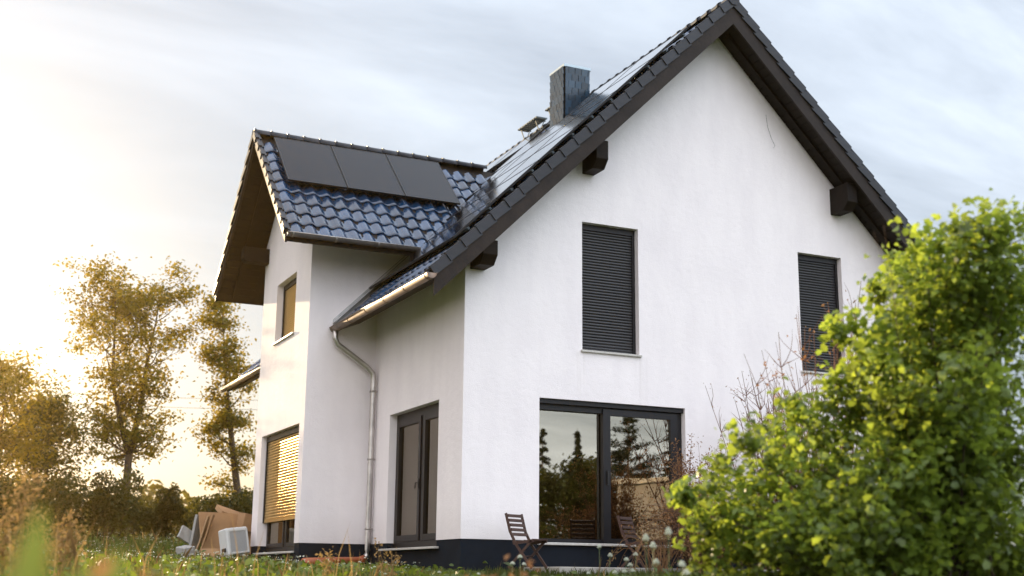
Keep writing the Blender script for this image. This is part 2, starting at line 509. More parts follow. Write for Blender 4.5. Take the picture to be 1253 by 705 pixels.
def thing(name, label, cat, loc=(0, 0, 0), rotz=0.0, group=None, world_parts=False):
    o = bpy.data.objects.new(name, None)
    COL.objects.link(o)
    o.empty_display_size = 0.2
    o.location = loc
    o.rotation_euler = (0, 0, rotz)
    if world_parts: o['_off'] = tuple(loc)
    return tag(o, label, cat, group)


def copy_tree(o, parent=None):
    c = o.copy(); COL.objects.link(c)
    c.parent = parent
    for ch in list(o.children):
        copy_tree(ch, c)
    return c


def np_mesh(name, verts, faces_n, mat, smooth=False):
    """verts (N,3) laid out as consecutive polygons of faces_n corners each."""
    n = len(verts); nf = n // faces_n
    me = bpy.data.meshes.new(name)
    me.vertices.add(n); me.vertices.foreach_set('co', verts.astype(np.float32).ravel())
    me.loops.add(n); me.loops.foreach_set('vertex_index', np.arange(n, dtype=np.int32))
    me.polygons.add(nf)
    me.polygons.foreach_set('loop_start', np.arange(0, n, faces_n, dtype=np.int32))
    me.polygons.foreach_set('loop_total', np.full(nf, faces_n, dtype=np.int32))
    me.materials.append(mat)
    me.update(calc_edges=True)
    me.validate()
    return me


def rand_unit(n):
    v = RNG.normal(size=(n, 3)); return v / np.linalg.norm(v, axis=1, keepdims=True)


def leaf_verts(c, size, aspect=0.62, up=0.3, corners=6):
    """c (N,3) centres, size (N,) lengths -> (N*corners,3): pointed-oval leaves at random angles, normals biased upward."""
    n = len(c)
    nrm = rand_unit(n); nrm[:, 2] = np.abs(nrm[:, 2]) + up
    nrm /= np.linalg.norm(nrm, axis=1, keepdims=True)
    a = np.cross(nrm, rand_unit(n)); a /= np.linalg.norm(a, axis=1, keepdims=True) + 1e-9
    b = np.cross(nrm, a)
    L = size[:, None]; W = size[:, None] * aspect
    if corners == 4:
        prof = [(-.5, 0), (0.05, -.5), (.5, 0), (0.05, .5)]
    else:
        prof = [(-.5, 0), (-.15, -.46), (.25, -.40), (.5, 0), (.25, .40), (-.15, .46)]
    out = np.empty((n, len(prof), 3))
    for i, (u, v) in enumerate(prof):
        out[:, i] = c + a * L * u + b * W * v + nrm * L * (abs(v) * 0.35)
    return out.reshape(-1, 3)


def zg(x, y):
    """height of the ground"""
    x = np.asarray(x, float); y = np.asarray(y, float)
    z = np.where(y < 0, -0.47 + 0.046 * np.maximum(y, -22), -0.475 + 0.022 * np.minimum(np.maximum(y, 0), 7) + 0.042 * np.clip(y - 7, 0, 55))
    z = z - 0.006 * np.maximum(-y - 22, 0) * 0
    und = 0.05 * np.sin(x * 0.7 + 1.3) * np.sin(y * 0.55) + 0.03 * np.sin(x * 1.9) * np.cos(y * 1.6)
    near = np.exp(-((np.clip(x, -1.5, 9) - x) ** 2 + (np.clip(y, -.5, 13) - y) ** 2) / 4.0)
    return z + und * (1 - near)


def gz(x, y): return float(zg(x, y))


def px(u, v, D):
    d = cF + cR * ((u - 626.5) / 1557.5) - cU * ((v - 352.5) / 1557.5)
    return CAM_LOC + d * D


# ------------------------------------------------------------------ ground
def build_ground():
    def axis(lo, hi, a, b, step, far):
        core = np.arange(a, b + 1e-6, step)
        k = np.geomspace(step, far, 26)
        return np.concatenate([(a - np.cumsum(k))[::-1], core, b + np.cumsum(k)])
    xs = axis(0, 0, -26, 22, 0.5, 120); ys = axis(0, 0, -24, 40, 0.5, 120)
    X, Y = np.meshgrid(xs, ys, indexing='ij')
    Z = zg(X, Y)
    V = np.stack([X, Y, Z], -1).reshape(-1, 3)
    nx, ny = len(xs), len(ys)
    F = [(i * ny + j, (i + 1) * ny + j, (i + 1) * ny + j + 1, i * ny + j + 1) for i in range(nx - 1) for j in range(ny - 1)]
    me = bpy.data.meshes.new('ground')
    me.from_pydata(V.tolist(), [], F)
    me.materials.append(M['ground'])
    me.polygons.foreach_set('use_smooth', [True] * len(F))
    tag(link('ground', me), None, None, kind='structure')


build_ground()

# ------------------------------------------------------------------ the house
W = 9.76; XR = W / 2; LEN = 12.8
BX = -1.317; BY0 = 4.267; BY1 = 7.787; BYM = (BY0 + BY1) / 2; BS = 0.97
ROOF_Y0, ROOF_Y1 = -0.62, 13.5
EAVE_X = -0.80
BAY_EX = -2.13; BAY_EY = BYM - 2.85


def zt(x):          # surface of the main roof
    return 4.80 + (x if x <= XR else 2 * XR - x)


def ztb(y):         # surface of the bay roof
    d = abs(y - BYM)
    return 8.145 - BS * d


HOUSE = thing('house', 'white rendered two-storey gabled house with dark tiled roof and solar panels', 'house',
              (XR, 5.0, -0.47), world_parts=True)


def gmap(a, z, d): return (a, d, z)                      # gable wall: a = x, d = inward


def xmap(x0): return lambda a, z, d: (x0 + d, a, z)      # wall facing -X: a = y


def wall(name, outline, holes, mp, mat, thick=0.30):
    bm = bmesh.new()
    def loops(d):
        L = []
        for lp in [outline] + holes:
            L.append([bm.verts.new(mp(a, z, d)) for a, z in lp])
        return L
    fr = loops(0.0); bk = loops(thick)
    for L in (fr, bk):
        es = []
        for lp in L:
            for i in range(len(lp)): es.append(bm.edges.new((lp[i], lp[(i + 1) % len(lp)])))
        bmesh.ops.triangle_fill(bm, use_beauty=True, use_dissolve=False, edges=es)
    for l1, l2 in zip(fr, bk):
        n = len(l1)
        for i in range(n):
            j = (i + 1) % n
            bm.faces.new((l1[i], l1[j], l2[j], l2[i]))
    bmesh.ops.recalc_face_normals(bm, faces=bm.faces[:])
    me = bpy.data.meshes.new(name); bm.to_mesh(me); bm.free()
    me.materials.append(mat)
    return link(name, me, HOUSE)


def rect(a0, a1, z0, z1): return [(a0, z0), (a1, z0), (a1, z1), (a0, z1)]


# openings
BIGW = (1.33, 4.08, -0.06, 2.255)
UP1 = (2.112, 3.20, 3.095, 5.29)
UP2 = (6.58, 7.57, 3.095, 5.29)
DOOR = (1.007, 3.361, -0.10, 2.255)
BLOW = (4.585, 7.32, -0.16, 2.165)
BUP = (5.265, 6.695, 3.98, 5.18)
ZB = -0.012   # walls start just above the plinth's recess
SOF = 0.40
SOFB = 0.22
gable = [(0, 0), (BIGW[0], 0), (BIGW[0], BIGW[3]), (BIGW[1], BIGW[3]), (BIGW[1], 0), (W, 0), (W, zt(0) - SOF), (XR, zt(XR) - SOF), (0, zt(0) - SOF)]
wall('wall', gable, [rect(*UP1), rect(*UP2)], gmap, M['stucco'])
eave = [(0.30, 0), (DOOR[0], 0), (DOOR[0], DOOR[3]), (DOOR[1], DOOR[3]), (DOOR[1], 0), (BY0, 0), (BY0, 4.37), (0.30, 4.37)]
wall('wall', eave, [], xmap(0), M['stucco'])
wall('wall', rect(BY1, LEN, 0, 4.37), [], xmap(0), M['stucco'])
bayf = [(BY0, 0), (BLOW[0], 0), (BLOW[0], BLOW[3]), (BLOW[1], BLOW[3]), (BLOW[1], 0), (BY1, 0), (BY1, ztb(BY1) - SOFB), (BYM, ztb(BYM) - SOFB), (BY0, ztb(BY0) - SOFB)]
wall('wall', bayf, [rect(*BUP)], xmap(BX), M['stucco'])
wall('wall', rect(BX + 0.30, 1.3, 0, ztb(BY0) - SOFB), [], lambda a, z, d: (a, BY0 + d, z), M['stucco'])
wall('wall', rect(BX + 0.30, 1.3, 0, ztb(BY1) - SOFB), [], lambda a, z, d: (a, BY1 - d, z), M['stucco'])
wall('wall', [(0.3, 0), (W, 0), (W, 4.38), (XR, 9.25), (0.3, 4.68)], [], lambda a, z, d: (a, LEN - d, z), M['stucco'])
wall('wall', rect(0.30, LEN - 0.30, 0, 4.37), [], lambda a, z, d: (W - d, a, z), M['stucco'])

# plinth: dark render, set back 12 mm, notched round the openings that reach below the wall
pl = MB()
ins = 0.012


def plinth_run(mp, a0, a1, notch):
    zb = -0.62
    cuts = [a0] + ([notch[0], notch[1]] if notch else []) + [a1]
    for i in range(len(cuts) - 1):
        top = notch[2] if (notch and i == 1) else 0.0
        pl.box((cuts[i], zb, ins), (cuts[i + 1], top - 0.001, 0.28), mp=lambda a, z, d: mp(a, z, d))


plinth_run(gmap, ins, W - ins, (BIGW[0], BIGW[1], BIGW[2] - 0.02))
plinth_run(xmap(0), 0.28, BY0 - 0.02, (DOOR[0], DOOR[1], DOOR[2] - 0.02))
plinth_run(xmap(0), BY1, LEN - .3, None)
plinth_run(xmap(BX), BY0 + ins, BY1 - ins, (BLOW[0], BLOW[1], BLOW[2] - 0.02))
plinth_run(lambda a, z, d: (a, BY0 + d, z), BX + 0.28, 0.25, None)
plinth_run(lambda a, z, d: (a, BY1 - d, z), BX + 0.28, 0.25, None)
plinth_run(lambda a, z, d: (a, LEN - d, z), 0.0, W - .3, None)
plinth_run(lambda a, z, d: (W - d, a, z), 0.30, LEN, None)
pl.build('plinth', M['plinth'], HOUSE)


# ---- windows
def frame_ring(mb, mp, a0, a1, z0, z1, w, d0, d1, wt=None, wb=None):
    wt = wt or w; wb = wb or w
    mb.box((a0, z0, d0), (a0 + w, z1, d1), mp=mp)
    mb.box((a1 - w, z0, d0), (a1, z1, d1), mp=mp)
    mb.box((a0 + w, z1 - wt, d0 + .002), (a1 - w, z1, d1 - .002), mp=mp)
    mb.box((a0 + w, z0, d0 + .002), (a1 - w, z0 + wb, d1 - .002), mp=mp)


def sill(win, mp, a0, a1, z, out=0.045, depth=0.16, ov=0.03, th=0.035):
    mb = MB()
    mb.box((a0 - ov, z - th, -out), (a1 + ov, z, 0.0 - 0.001), mp=mp)
    mb.box((a0 + .002, z - th, 0.001), (a1 - .002, z + 0.006, depth), mp=mp)
    return mb.build('sill', M['sill'], win, bevel=0.004)


def shutter(win, mp, a0, a1, z0, z1, d, pitch=0.05, mat='slat'):
    """roller shutter: curved slats, joined because each is only a few pixels high"""
    mb = MB()
    n = max(1, round((z1 - z0) / pitch)); p = (z1 - z0) / n
    prof = [(-0.5, 0.013), (-0.30, 0.004), (0.0, 0.0), (0.30, 0.004), (0.43, 0.012), (0.5, 0.022)]
    for i in range(n):
        zc = z0 + (i + .5) * p
        vs = []
        for u, dd in prof:
            vs += [mp(a0, zc + u * p, d + dd), mp(a1, zc + u * p, d + dd)]
        mb.add(vs, [(2 * k, 2 * k + 1, 2 * k + 3, 2 * k + 2) for k in range(len(prof) - 1)], smooth=True)
    mb.box((a0, z0 - 0.05, d - 0.004), (a1, z0, d + 0.02), mp=mp)
    o = mb.build('roller_shutter', M[mat], win); o['kind'] = 'stuff'
    # rails
    for b0, b1 in ((a0 - 0.05, a0 - .001), (a1 + .001, a1 + .05)):
        r = MB(); r.box((b0, z0 - 0.05, d - 0.02), (b1, z1, d + 0.04), mp=mp)
        r.build('guide_rail', M['frame'], win)
    return o


def window_shut(mp, op, d=0.13, pitch=0.05, mat='frame', zbot=None, smat='slat'):
    a0, a1, z0, z1 = op
    fr = MB()
    frame_ring(fr, mp, a0, a1, z0, z1, 0.06, d + 0.06, d + 0.12)
    win = fr.build('window', M[mat], HOUSE)
    hb = MB(); hb.box((a0 + .002, z1 - 0.10, d - 0.02), (a1 - .002, z1 - .002, d + 0.055), mp=mp)
    hb.build('shutter_box', M[mat], win)
    shutter(win, mp, a0 + 0.055, a1 - 0.055, (zbot if zbot is not None else z0 + 0.052), z1 - 0.10, d, pitch, smat)
    sill(win, mp, a0, a1, z0)
    bk = MB(); bk.box((a0 + .05, z0 + .05, d + 0.13), (a1 - .05, z1 - .05, d + 0.14), mp=mp)
    bk.build('pane', M['glass'], win)
    return win


window_shut(gmap, UP1)
window_shut(gmap, UP2)
window_shut(xmap(BX), BUP, d=0.15, pitch=0.045, smat='glow_slat')

# bay ground-floor window, shutter three quarters down
mp = xmap(BX)
a0, a1, z0, z1 = BLOW
fr = MB()
frame_ring(fr, mp, a0, a1, z0 + 0.05, z1, 0.07, 0.20, 0.27)
fr.box(((a0 + a1) / 2 - 0.06, z0 + 0.12, 0.203), ((a0 + a1) / 2 + 0.06, z1 - .07, 0.267), mp=mp)
win = fr.build('window', M['brownframe'], HOUSE)
for b0, b1 in ((a0 + 0.07, (a0 + a1) / 2 - 0.06), ((a0 + a1) / 2 + 0.06, a1 - 0.07)):
    sb = MB(); frame_ring(sb, mp, b0 + .003, b1 - .003, z0 + 0.123, z1 - .073, 0.075, 0.185, 0.25)
    sash = sb.build('sash', M['brownframe'], win)
    pb = MB(); pb.box((b0 + .075, z0 + 0.19, 0.215), (b1 - .075, z1 - .14, 0.225), mp=mp)
    pb.build('pane', M['glass2'], win)
hb = MB(); hb.box((a0 + .002, z1 - 0.11, 0.10), (a1 - .002, z1 - .002, 0.185), mp=mp)
hb.build('shutter_box', M['brownframe'], win)
shutter(win, mp, a0 + 0.055, a1 - 0.055, 0.50, z1 - 0.11, 0.12, 0.055, 'glow_slat')
sill(win, mp, a0, a1, z0 + 0.02, out=0.06)

# French door in the eave wall
mp = xmap(0)
a0, a1, z0, z1 = DOOR
fr = MB()
frame_ring(fr, mp, a0, a1, z0 + 0.02, z1, 0.085, 0.14, 0.23, wt=0.13, wb=0.10)
am = 2.06
fr.box((am - 0.05, z0 + .12, 0.143), (am + 0.05, z1 - .13, 0.227), mp=mp)
win = fr.build('french_door', M['brownframe'], HOUSE)
for b0, b1 in ((a0 + 0.085, am - 0.05), (am + 0.05, a1 - 0.085)):
    sb = MB(); frame_ring(sb, mp, b0 + .003, b1 - .003, z0 + 0.123, z1 - .133, 0.10, 0.12, 0.20)
    sb.build('sash', M['brownframe'], win)
    pb = MB(); pb.box((b0 + .10, z0 + 0.22, 0.165), (b1 - .10, z1 - .23, 0.175), mp=mp)
    pb.build('pane', M['glass2'], win)
    cb = MB()
    n = 40
    vs = []
    for i in range(n + 1):
        a = b0 + (b1 - b0) * i / n
        d = 0.34 + 0.018 * math.sin(i * 1.25)
        vs += [mp(a, z0 + .14, d), mp(a, z1 - .15, d)]
    cb.add(vs, [(2 * i, 2 * i + 2, 2 * i + 3, 2 * i + 1) for i in range(n)], smooth=True)
    cb.build('curtain', M['curtain'], win, fix=False)
hd = MB()
hd.tube([mp(am + .09, 0.98, 0.12), mp(am + .09, 0.98, 0.06), mp(am + .09, 0.88, 0.055)], 0.012, 6)
hd.box((am + .07, 0.88, 0.105), (am + .11, 1.06, 0.12), mp=mp)
hd.build('handle', M['blackish'], win)
sill(win, mp, a0, a1, z0 + 0.0, out=0.10, ov=0.13)

# big sliding window in the gable wall
mp = gmap
a0, a1, z0, z1 = BIGW
fr = MB()
fr.box((a0, z0 + .03, 0.12), (a0 + 0.05, z1, 0.27), mp=mp)
fr.box((a1 - 0.10, z0 + .03, 0.12), (a1, z1, 0.27), mp=mp)
fr.box((a0 + .05, z1 - 0.17, 0.123), (a1 - .10, z1, 0.267), mp=mp)
fr.box((a0 + .05, z0 + .03, 0.123), (a1 - .10, z0 + 0.10, 0.267), mp=mp)
fr.box((2.56, z0 + .10, 0.126), (2.66, z1 - .17, 0.264), mp=mp)
win = fr.build('window', M['frame'], HOUSE)
tb = MB(); tb.box((a0 + .002, z1 - 0.075, 0.05), (a1 - .002, z1 - .002, 0.119), mp=mp)
tb.build('shutter_box', M['frame'], win)
pb = MB(); pb.box((a0 + .05, z0 + .10, 0.20), (2.56, z1 - .17, 0.21), mp=mp)
pb.build('pane', M['glass'], win)
sb = MB(); frame_ring(sb, mp, 2.545, a1 - .103, z0 + .035, z1 - .10, 0.135, 0.085, 0.165, wt=0.10, wb=0.085)
sb.build('sash', M['frame'], win)
pb = MB(); pb.box((2.68, z0 + .12, 0.12), (a1 - .238, z1 - .20, 0.13), mp=mp)
pb.build('pane', M['glass'], win)
hd = MB(); hd.box((2.60, 0.92, 0.045), (2.63, 1.14, 0.085), mp=mp)
hd.build('handle', M['blackish'], win)
sill(win, mp, a0, a1, z0 + .03, out=0.06)

# room behind the big window and the French door
rm = MB()
rm.box((0.32, 0.31, -0.12), (6.2, 6.2, -0.06))
rm.build('room_floor', M['roomfloor'], HOUSE)
rm = MB()
rm.box((0.32, 5.2, -0.06), (6.2, 5.3, 2.6)); rm.box((6.1, .32, -0.06), (6.2, 5.2, 2.6)); rm.box((0.32, .32, 2.6), (6.2, 5.3, 2.7))
rm.box((2.2, 3.4, -0.06), (2.32, 5.2, 2.6))
rm.build('room_wall', M['room'], HOUSE)
cb = MB()
vs = []
for i in range(41):
    a = 1.75 + 0.55 * i / 40
    vs += [(a, 0.50 + 0.025 * math.sin(i * 1.1), -0.05), (a, 0.50 + 0.025 * math.sin(i * 1.1), 2.3)]
cb.add(vs, [(2 * i, 2 * i + 2, 2 * i + 3, 2 * i + 1) for i in range(40)], smooth=True)
cb.build('curtain', M['curtain'], HOUSE, fix=False)
tv = MB(); tv.box((3.15, 3.3, 0.45), (4.35, 3.36, 1.2)); tv.box((3.6, 3.28, 0.35), (3.9, 3.4, 0.45))
tag(tv.build('television', M['blackish']), 'dark flat television seen through the left pane of the big window', 'television')
sbd = MB(); sbd.box((2.9, 3.1, -0.06), (4.7, 3.5, 0.35))
tag(sbd.build('sideboard', M['sill']), 'pale low sideboard under the television inside the room', 'sideboard')

# ------------------------------------------------------------------ roofs
NL = Vector((-math.sqrt(.5), 0, math.sqrt(.5)))     # normal of the left slope
UL = Vector((math.sqrt(.5), 0, math.sqrt(.5)))      # up-slope
bl = math.hypot(1, BS)
NB = Vector((0, -BS / bl, 1 / bl)); UB = Vector((0, 1 / bl, BS / bl))


def slab(name, x0, x1, y0, y1, zf, top, bot, parent, mat):
    """deck between two x (or y) positions following height function zf(x)"""
    mb = MB()
    mb.prism([(x0, y0, zf(x0) - bot), (x1, y0, zf(x1) - bot), (x1, y0, zf(x1) - top), (x0, y0, zf(x0) - top)], (0, y1 - y0, 0))
    return mb.build(name, mat, parent)


mb = MB()
x0_ = EAVE_X + .04
mb.prism([(x0_, ROOF_Y0 + .05, zt(x0_) - .15), (x0_ + .42, ROOF_Y0 + .05, zt(x0_ + .42) - SOF), (XR, ROOF_Y0 + .05, zt(XR) - SOF),
          (XR, ROOF_Y0 + .05, zt(XR) - .09), (x0_, ROOF_Y0 + .05, zt(x0_) - .09)], (0, ROOF_Y1 - ROOF_Y0 - .08, 0))
ROOF = mb.build('roof', M['wood'], HOUSE)
slab('roof', XR, W - EAVE_X - .04, ROOF_Y0 + .05, ROOF_Y1 - .03, zt, 0.09, SOF, HOUSE, M['wood'])
mb = MB()
ya, yb_ = BAY_EY + .04, BYM
mb.prism([(BAY_EX + .05, ya, ztb(ya) - SOFB), (BAY_EX + .05, yb_, ztb(yb_) - SOFB), (BAY_EX + .05, yb_, ztb(yb_) - .09), (BAY_EX + .05, ya, ztb(ya) - .09)], (2.0, 0, 0))
BROOF = mb.build('bay_roof', M['wood'], HOUSE)
mb = MB()
for s in (1, -1):
    e = BYM - s * 2.81
    P = lambda x, y, o: (x, y, ztb(y) - o)
    vs = [P(BAY_EX + 2.05, e, SOFB), P(BAY_EX + 2.05, BYM, SOFB), P(3.5, BYM, SOFB), P(.75, e, SOFB),
          P(BAY_EX + 2.05, e, .09), P(BAY_EX + 2.05, BYM, .09), P(3.5, BYM, .09), P(.75, e, .09)]
    mb.add(vs, [(0, 3, 2, 1), (4, 5, 6, 7), (0, 1, 5, 4), (1, 2, 6, 5), (2, 3, 7, 6), (3, 0, 4, 7)])
e = 2 * BYM - ya
mb.prism([(BAY_EX + .05, e, ztb(e) - SOFB), (BAY_EX + .05, BYM, ztb(BYM) - SOFB), (BAY_EX + .05, BYM, ztb(BYM) - .09), (BAY_EX + .05, e, ztb(e) - .09)], (2.0, 0, 0))
mb.build('bay_roof', M['wood'], HOUSE)

# soffit boards and flying rafters
sb = MB()
for k in range(60):
    pass
for s in (0, 1):
    fx = (lambda x: x) if s == 0 else (lambda x: 2 * XR - x)
    for yy in (-0.24,):
        sb.prism([(fx(EAVE_X + .55), yy - .06, zt(EAVE_X + .55) - SOF - .09), (fx(XR - .12), yy - .06, zt(XR - .12) - SOF - .09),
                  (fx(XR - .12), yy - .06, zt(XR - .12) - SOF + .01), (fx(EAVE_X + .55), yy - .06, zt(EAVE_X + .55) - SOF + .01)], (0, .12, 0))
sb.build('rafter', M['wood'], HOUSE)
sb = MB()
for s in (1, -1):
    e = BYM - s * 2.7; t = BYM - s * .1
    sb.prism([(BX - .46, e, ztb(e) - SOFB - .08), (BX - .46, t, ztb(t) - SOFB - .08), (BX - .46, t, ztb(t) - SOFB + .01), (BX - .46, e, ztb(e) - SOFB + .01)], (.1, 0, 0))
sb.build('rafter', M['wood'], HOUSE)
# soffit boards: narrow boards with open joints under the overhangs
sb = MB()
for s in (1, -1):
    n = 22
    for k in range(n):
        y0_ = 0.06 + k * 2.72 / n; y1_ = y0_ + 2.72 / n - 0.012
        A = BYM - s * y0_; B = BYM - s * y1_
        sb.prism([(BX - .005, A, ztb(A) - SOFB - .018), (BX - .005, B, ztb(B) - SOFB - .018), (BX - .005, B, ztb(B) - SOFB + .002), (BX - .005, A, ztb(A) - SOFB + .002)], (BAY_EX + .06 - BX, 0, 0))
for s in (0, 1):
    fx = (lambda x: x) if s == 0 else (lambda x: 2 * XR - x)
    n = 42
    for k in range(n):
        x0_ = EAVE_X + .50 + k * 4.8 / n; x1_ = x0_ + 4.8 / n - 0.012
        sb.prism([(fx(x0_), ROOF_Y0 + .06, zt(x0_) - SOF - .018), (fx(x1_), ROOF_Y0 + .06, zt(x1_) - SOF - .018),
                  (fx(x1_), ROOF_Y0 + .06, zt(x1_) - SOF + .002), (fx(x0_), ROOF_Y0 + .06, zt(x0_) - SOF + .002)], (0, -ROOF_Y0 - .065, 0))
o = sb.build('soffit_boards', M['wood'], HOUSE); o['kind'] = 'stuff'


# purlin ends
def purlin(x0, x1, z0, z1, yend):
    mb = MB()
    c = 0.14
    pts = [(x0, .05, z0), (x0, yend + c, z0), (x0, yend, z0 + c), (x0, yend, z1), (x0, .05, z1)]
    mb.prism(pts, (x1 - x0, 0, 0))
    mb.build('purlin', M['wood'], HOUSE, bevel=0.008)


purlin(2.12, 2.35, 6.13, 6.60, -0.50)
purlin(W - 2.38, W - 2.15, 6.10, 6.60, -0.50)
purlin(0.08, 0.34, 4.24, 4.62, -0.50)
purlin(W - 0.34, W - 0.08, 4.24, 4.62, -0.50)
for ya, yb_ in ((7.50, 7.74), (4.31, 4.55)):
    mb = MB()
    mb.prism([(BX + .05, ya, 5.82), (BX - .50, ya, 5.82), (BX - .55, ya, 5.90), (BX - .55, ya, 6.14), (BX + .05, ya, 6.14)], (0, yb_ - ya, 0))
    mb.build('purlin', M['wood'], HOUSE, bevel=0.008)
mb = MB(); mb.box((BX - .55, BYM - .1, 7.45), (BX + .05, BYM + .1, 7.82))
mb.build('purlin', M['wood'], HOUSE, bevel=0.008)

# barge boards
for s in (0, 1):
    fx = (lambda x: x) if s == 0 else (lambda x: 2 * XR - x)
    mb = MB()
    xe = EAVE_X + .03
    mb.prism([(fx(xe), ROOF_Y0 + .005, zt(xe) - .44), (fx(XR), ROOF_Y0 + .005, zt(XR) - .49), (fx(XR), ROOF_Y0 + .005, zt(XR) - .10), (fx(xe), ROOF_Y0 + .005, zt(xe) - .10)], (0, .045, 0))
    mb.build('barge_board', M['board'], HOUSE)
mb = MB()
for s in (1, -1):
    e = BYM - s * 2.82
    mb = MB()
    mb.prism([(BAY_EX + .005, e, ztb(e) - .23), (BAY_EX + .005, BYM, ztb(BYM) - .25), (BAY_EX + .005, BYM, ztb(BYM) - .10), (BAY_EX + .005, e, ztb(e) - .10)], (.045, 0, 0))
    mb.build('barge_board', M['board'], HOUSE)
# eave fascia boards
for (p, q_) in (((EAVE_X + .06, ROOF_Y0 + .06), (EAVE_X + .06, BY0)), ((EAVE_X + .06, BY1), (EAVE_X + .06, ROOF_Y1 - .05))):
    mb = MB(); mb.box((p[0] - .025, p[1], zt(EAVE_X) - .12), (p[0], q_[1], zt(EAVE_X) - .02)); mb.build('fascia', M['wood'], HOUSE)
for ye in (BAY_EY + .05, 2 * BYM - BAY_EY - .05):
    mb = MB(); mb.box((BAY_EX + .06, ye - .013, ztb(BAY_EY) - .16), (.45, ye + .013, ztb(BAY_EY) - .02)); mb.build('fascia', M['wood'], HOUSE)


# ---- tiles
def tile_mesh(w, ln, t=0.022, amp=0.052):
    """one S-curved pantile: x across, y up the slope, z off the roof"""
    mb = MB()
    us = [0, .11, .22, .33, .44, .55, .66, .77, .88, 1.0, 1.08]
    def h(u):
        q = 0.5 + 0.5 * math.sin(2 * PI * u - 2.2)
        return amp * (q ** 1.35 - .35)
    n = len(us)
    vs = []
    for v, off in ((0.0, 0.032), (0.25 * ln, 0.027), (ln * 1.06, 0.004)):
        for u in us: vs.append((u * w, v, h(u) + off))
    for u in us: vs.append((u * w, 0.006, h(u) + 0.032 - t))
    fs = []
    for r in range(2):
        for i in range(n - 1): fs.append((r * n + i, r * n + i + 1, (r + 1) * n + i + 1, (r + 1) * n + i))
    for i in range(n - 1): fs.append((3 * n + i, 3 * n + i + 1, i + 1, i))
    mb.add(vs, fs, smooth=True)
    me = mb.mesh('roof_tile', M['tile'], fix=False)
    for p in me.polygons:
        if p.index >= 2 * (n - 1): p.use_smooth = False
    return me


def place_tile(me, name, org, ux, uy, un, parent, jit=0.006):
    o = link(name, me, parent)
    r = random.uniform
    m = Matrix(((ux.x, uy.x, un.x, org.x), (ux.y, uy.y, un.y, org.y), (ux.z, uy.z, un.z, org.z), (0, 0, 0, 1)))
    o.matrix_local = m @ Matrix.Rotation(r(-.02, .02), 4, 'Z') @ Matrix.Rotation(r(-.012, .024), 4, 'X') @ Matrix.Translation((r(-jit, jit), r(-jit, jit), 0))
    return o


TW, TL = 0.272, 0.405
TILE_B = tile_mesh(TW, TL)
DX = Vector((1, 0, 0)); DY = Vector((0, 1, 0))


def valley_x(y):     # where the bay roof meets the main roof
    return ztb(y) - 4.80


tiles_extra = []
ntile = 0
BAY_SLOPE = 2.85 * bl
rows = int(BAY_SLOPE / TL)
PAN_B = (-1.80, 1.75, 4.48, 5.80)
for r in range(rows):
    y = BAY_EY - 0.02 + r * TL / bl
    yc = y + .15
    x = BAY_EX + 0.10
    c = 0
    while x + TW * .4 < valley_x(yc) + 0.12:
        org = Vector((x, y, ztb(y) + 0.0)) - NB * 0.062
        under = PAN_B[0] < x and x + TW < PAN_B[1] and y > PAN_B[2] + .42 and y + .3 < PAN_B[3]
        if under: tiles_extra.append((org, DX, UB, NB))
        else:
            place_tile(TILE_B, 'roof_tile', org, DX, UB, NB, BROOF); ntile += 1
        x += TW; c += 1
# far side of the bay roof and main roof, as seen only at a grazing angle
mrows = int((XR - EAVE_X) * math.sqrt(2) / TL)
UXL = Vector((0, -1, 0))
near_cols = []
for r in range(mrows + 1):
    d = r * TL / math.sqrt(2)
    x = EAVE_X - .03 + d
    y = ROOF_Y0 + .38
    k = 0
    while y < ROOF_Y1 - .1:
        org = Vector((x, y, zt(x))) - NL * 0.062
        hidden_bay = x > valley_x(min(max(y, BAY_EY), 2 * BYM - BAY_EY)) - 9 and (BAY_EY + .25 < y < 2 * BYM - BAY_EY and x < valley_x(y) - .1 and x > 0.3)
        inside_bay = BY0 - .05 < y - .1 < BY1 + .3 and x < 1.3
        if not (hidden_bay or inside_bay):
            vis = (y < 0.35) or (r < 3 and y < 4.3)
            if vis and ntile < 298:
                place_tile(TILE_B, 'roof_tile', org, UXL, UL, NL, ROOF); ntile += 1
            else:
                tiles_extra.append((org, UXL, UL, NL))
        y += TW; k += 1


def tile_field(lst, name, parent):
    base = np.array([v.co[:] for v in TILE_B.vertices]); faces = [tuple(p.vertices) for p in TILE_B.polygons]
    mb = MB()
    V = []; F = []
    nb = len(base)
    for i, (org, ux, uy, un) in enumerate(lst):
        R = np.array([ux[:], uy[:], un[:]])
        V.append(base @ R + np.array(org[:]))
    if not V: return
    V = np.concatenate(V)
    for i in range(len(lst)):
        for f in faces: F.append(tuple(a + i * nb for a in f))
    me = bpy.data.meshes.new(name); me.from_pydata(V.tolist(), [], F); me.materials.append(M['tile'])
    me.polygons.foreach_set('use_smooth', [True] * len(F))
    o = link(name, me, parent); o['kind'] = 'stuff'


UFB = Vector((0, -1 / bl, BS / bl)); NFB = Vector((0, BS / bl, 1 / bl))
tile_field(tiles_extra, 'roof_tile_field', ROOF)


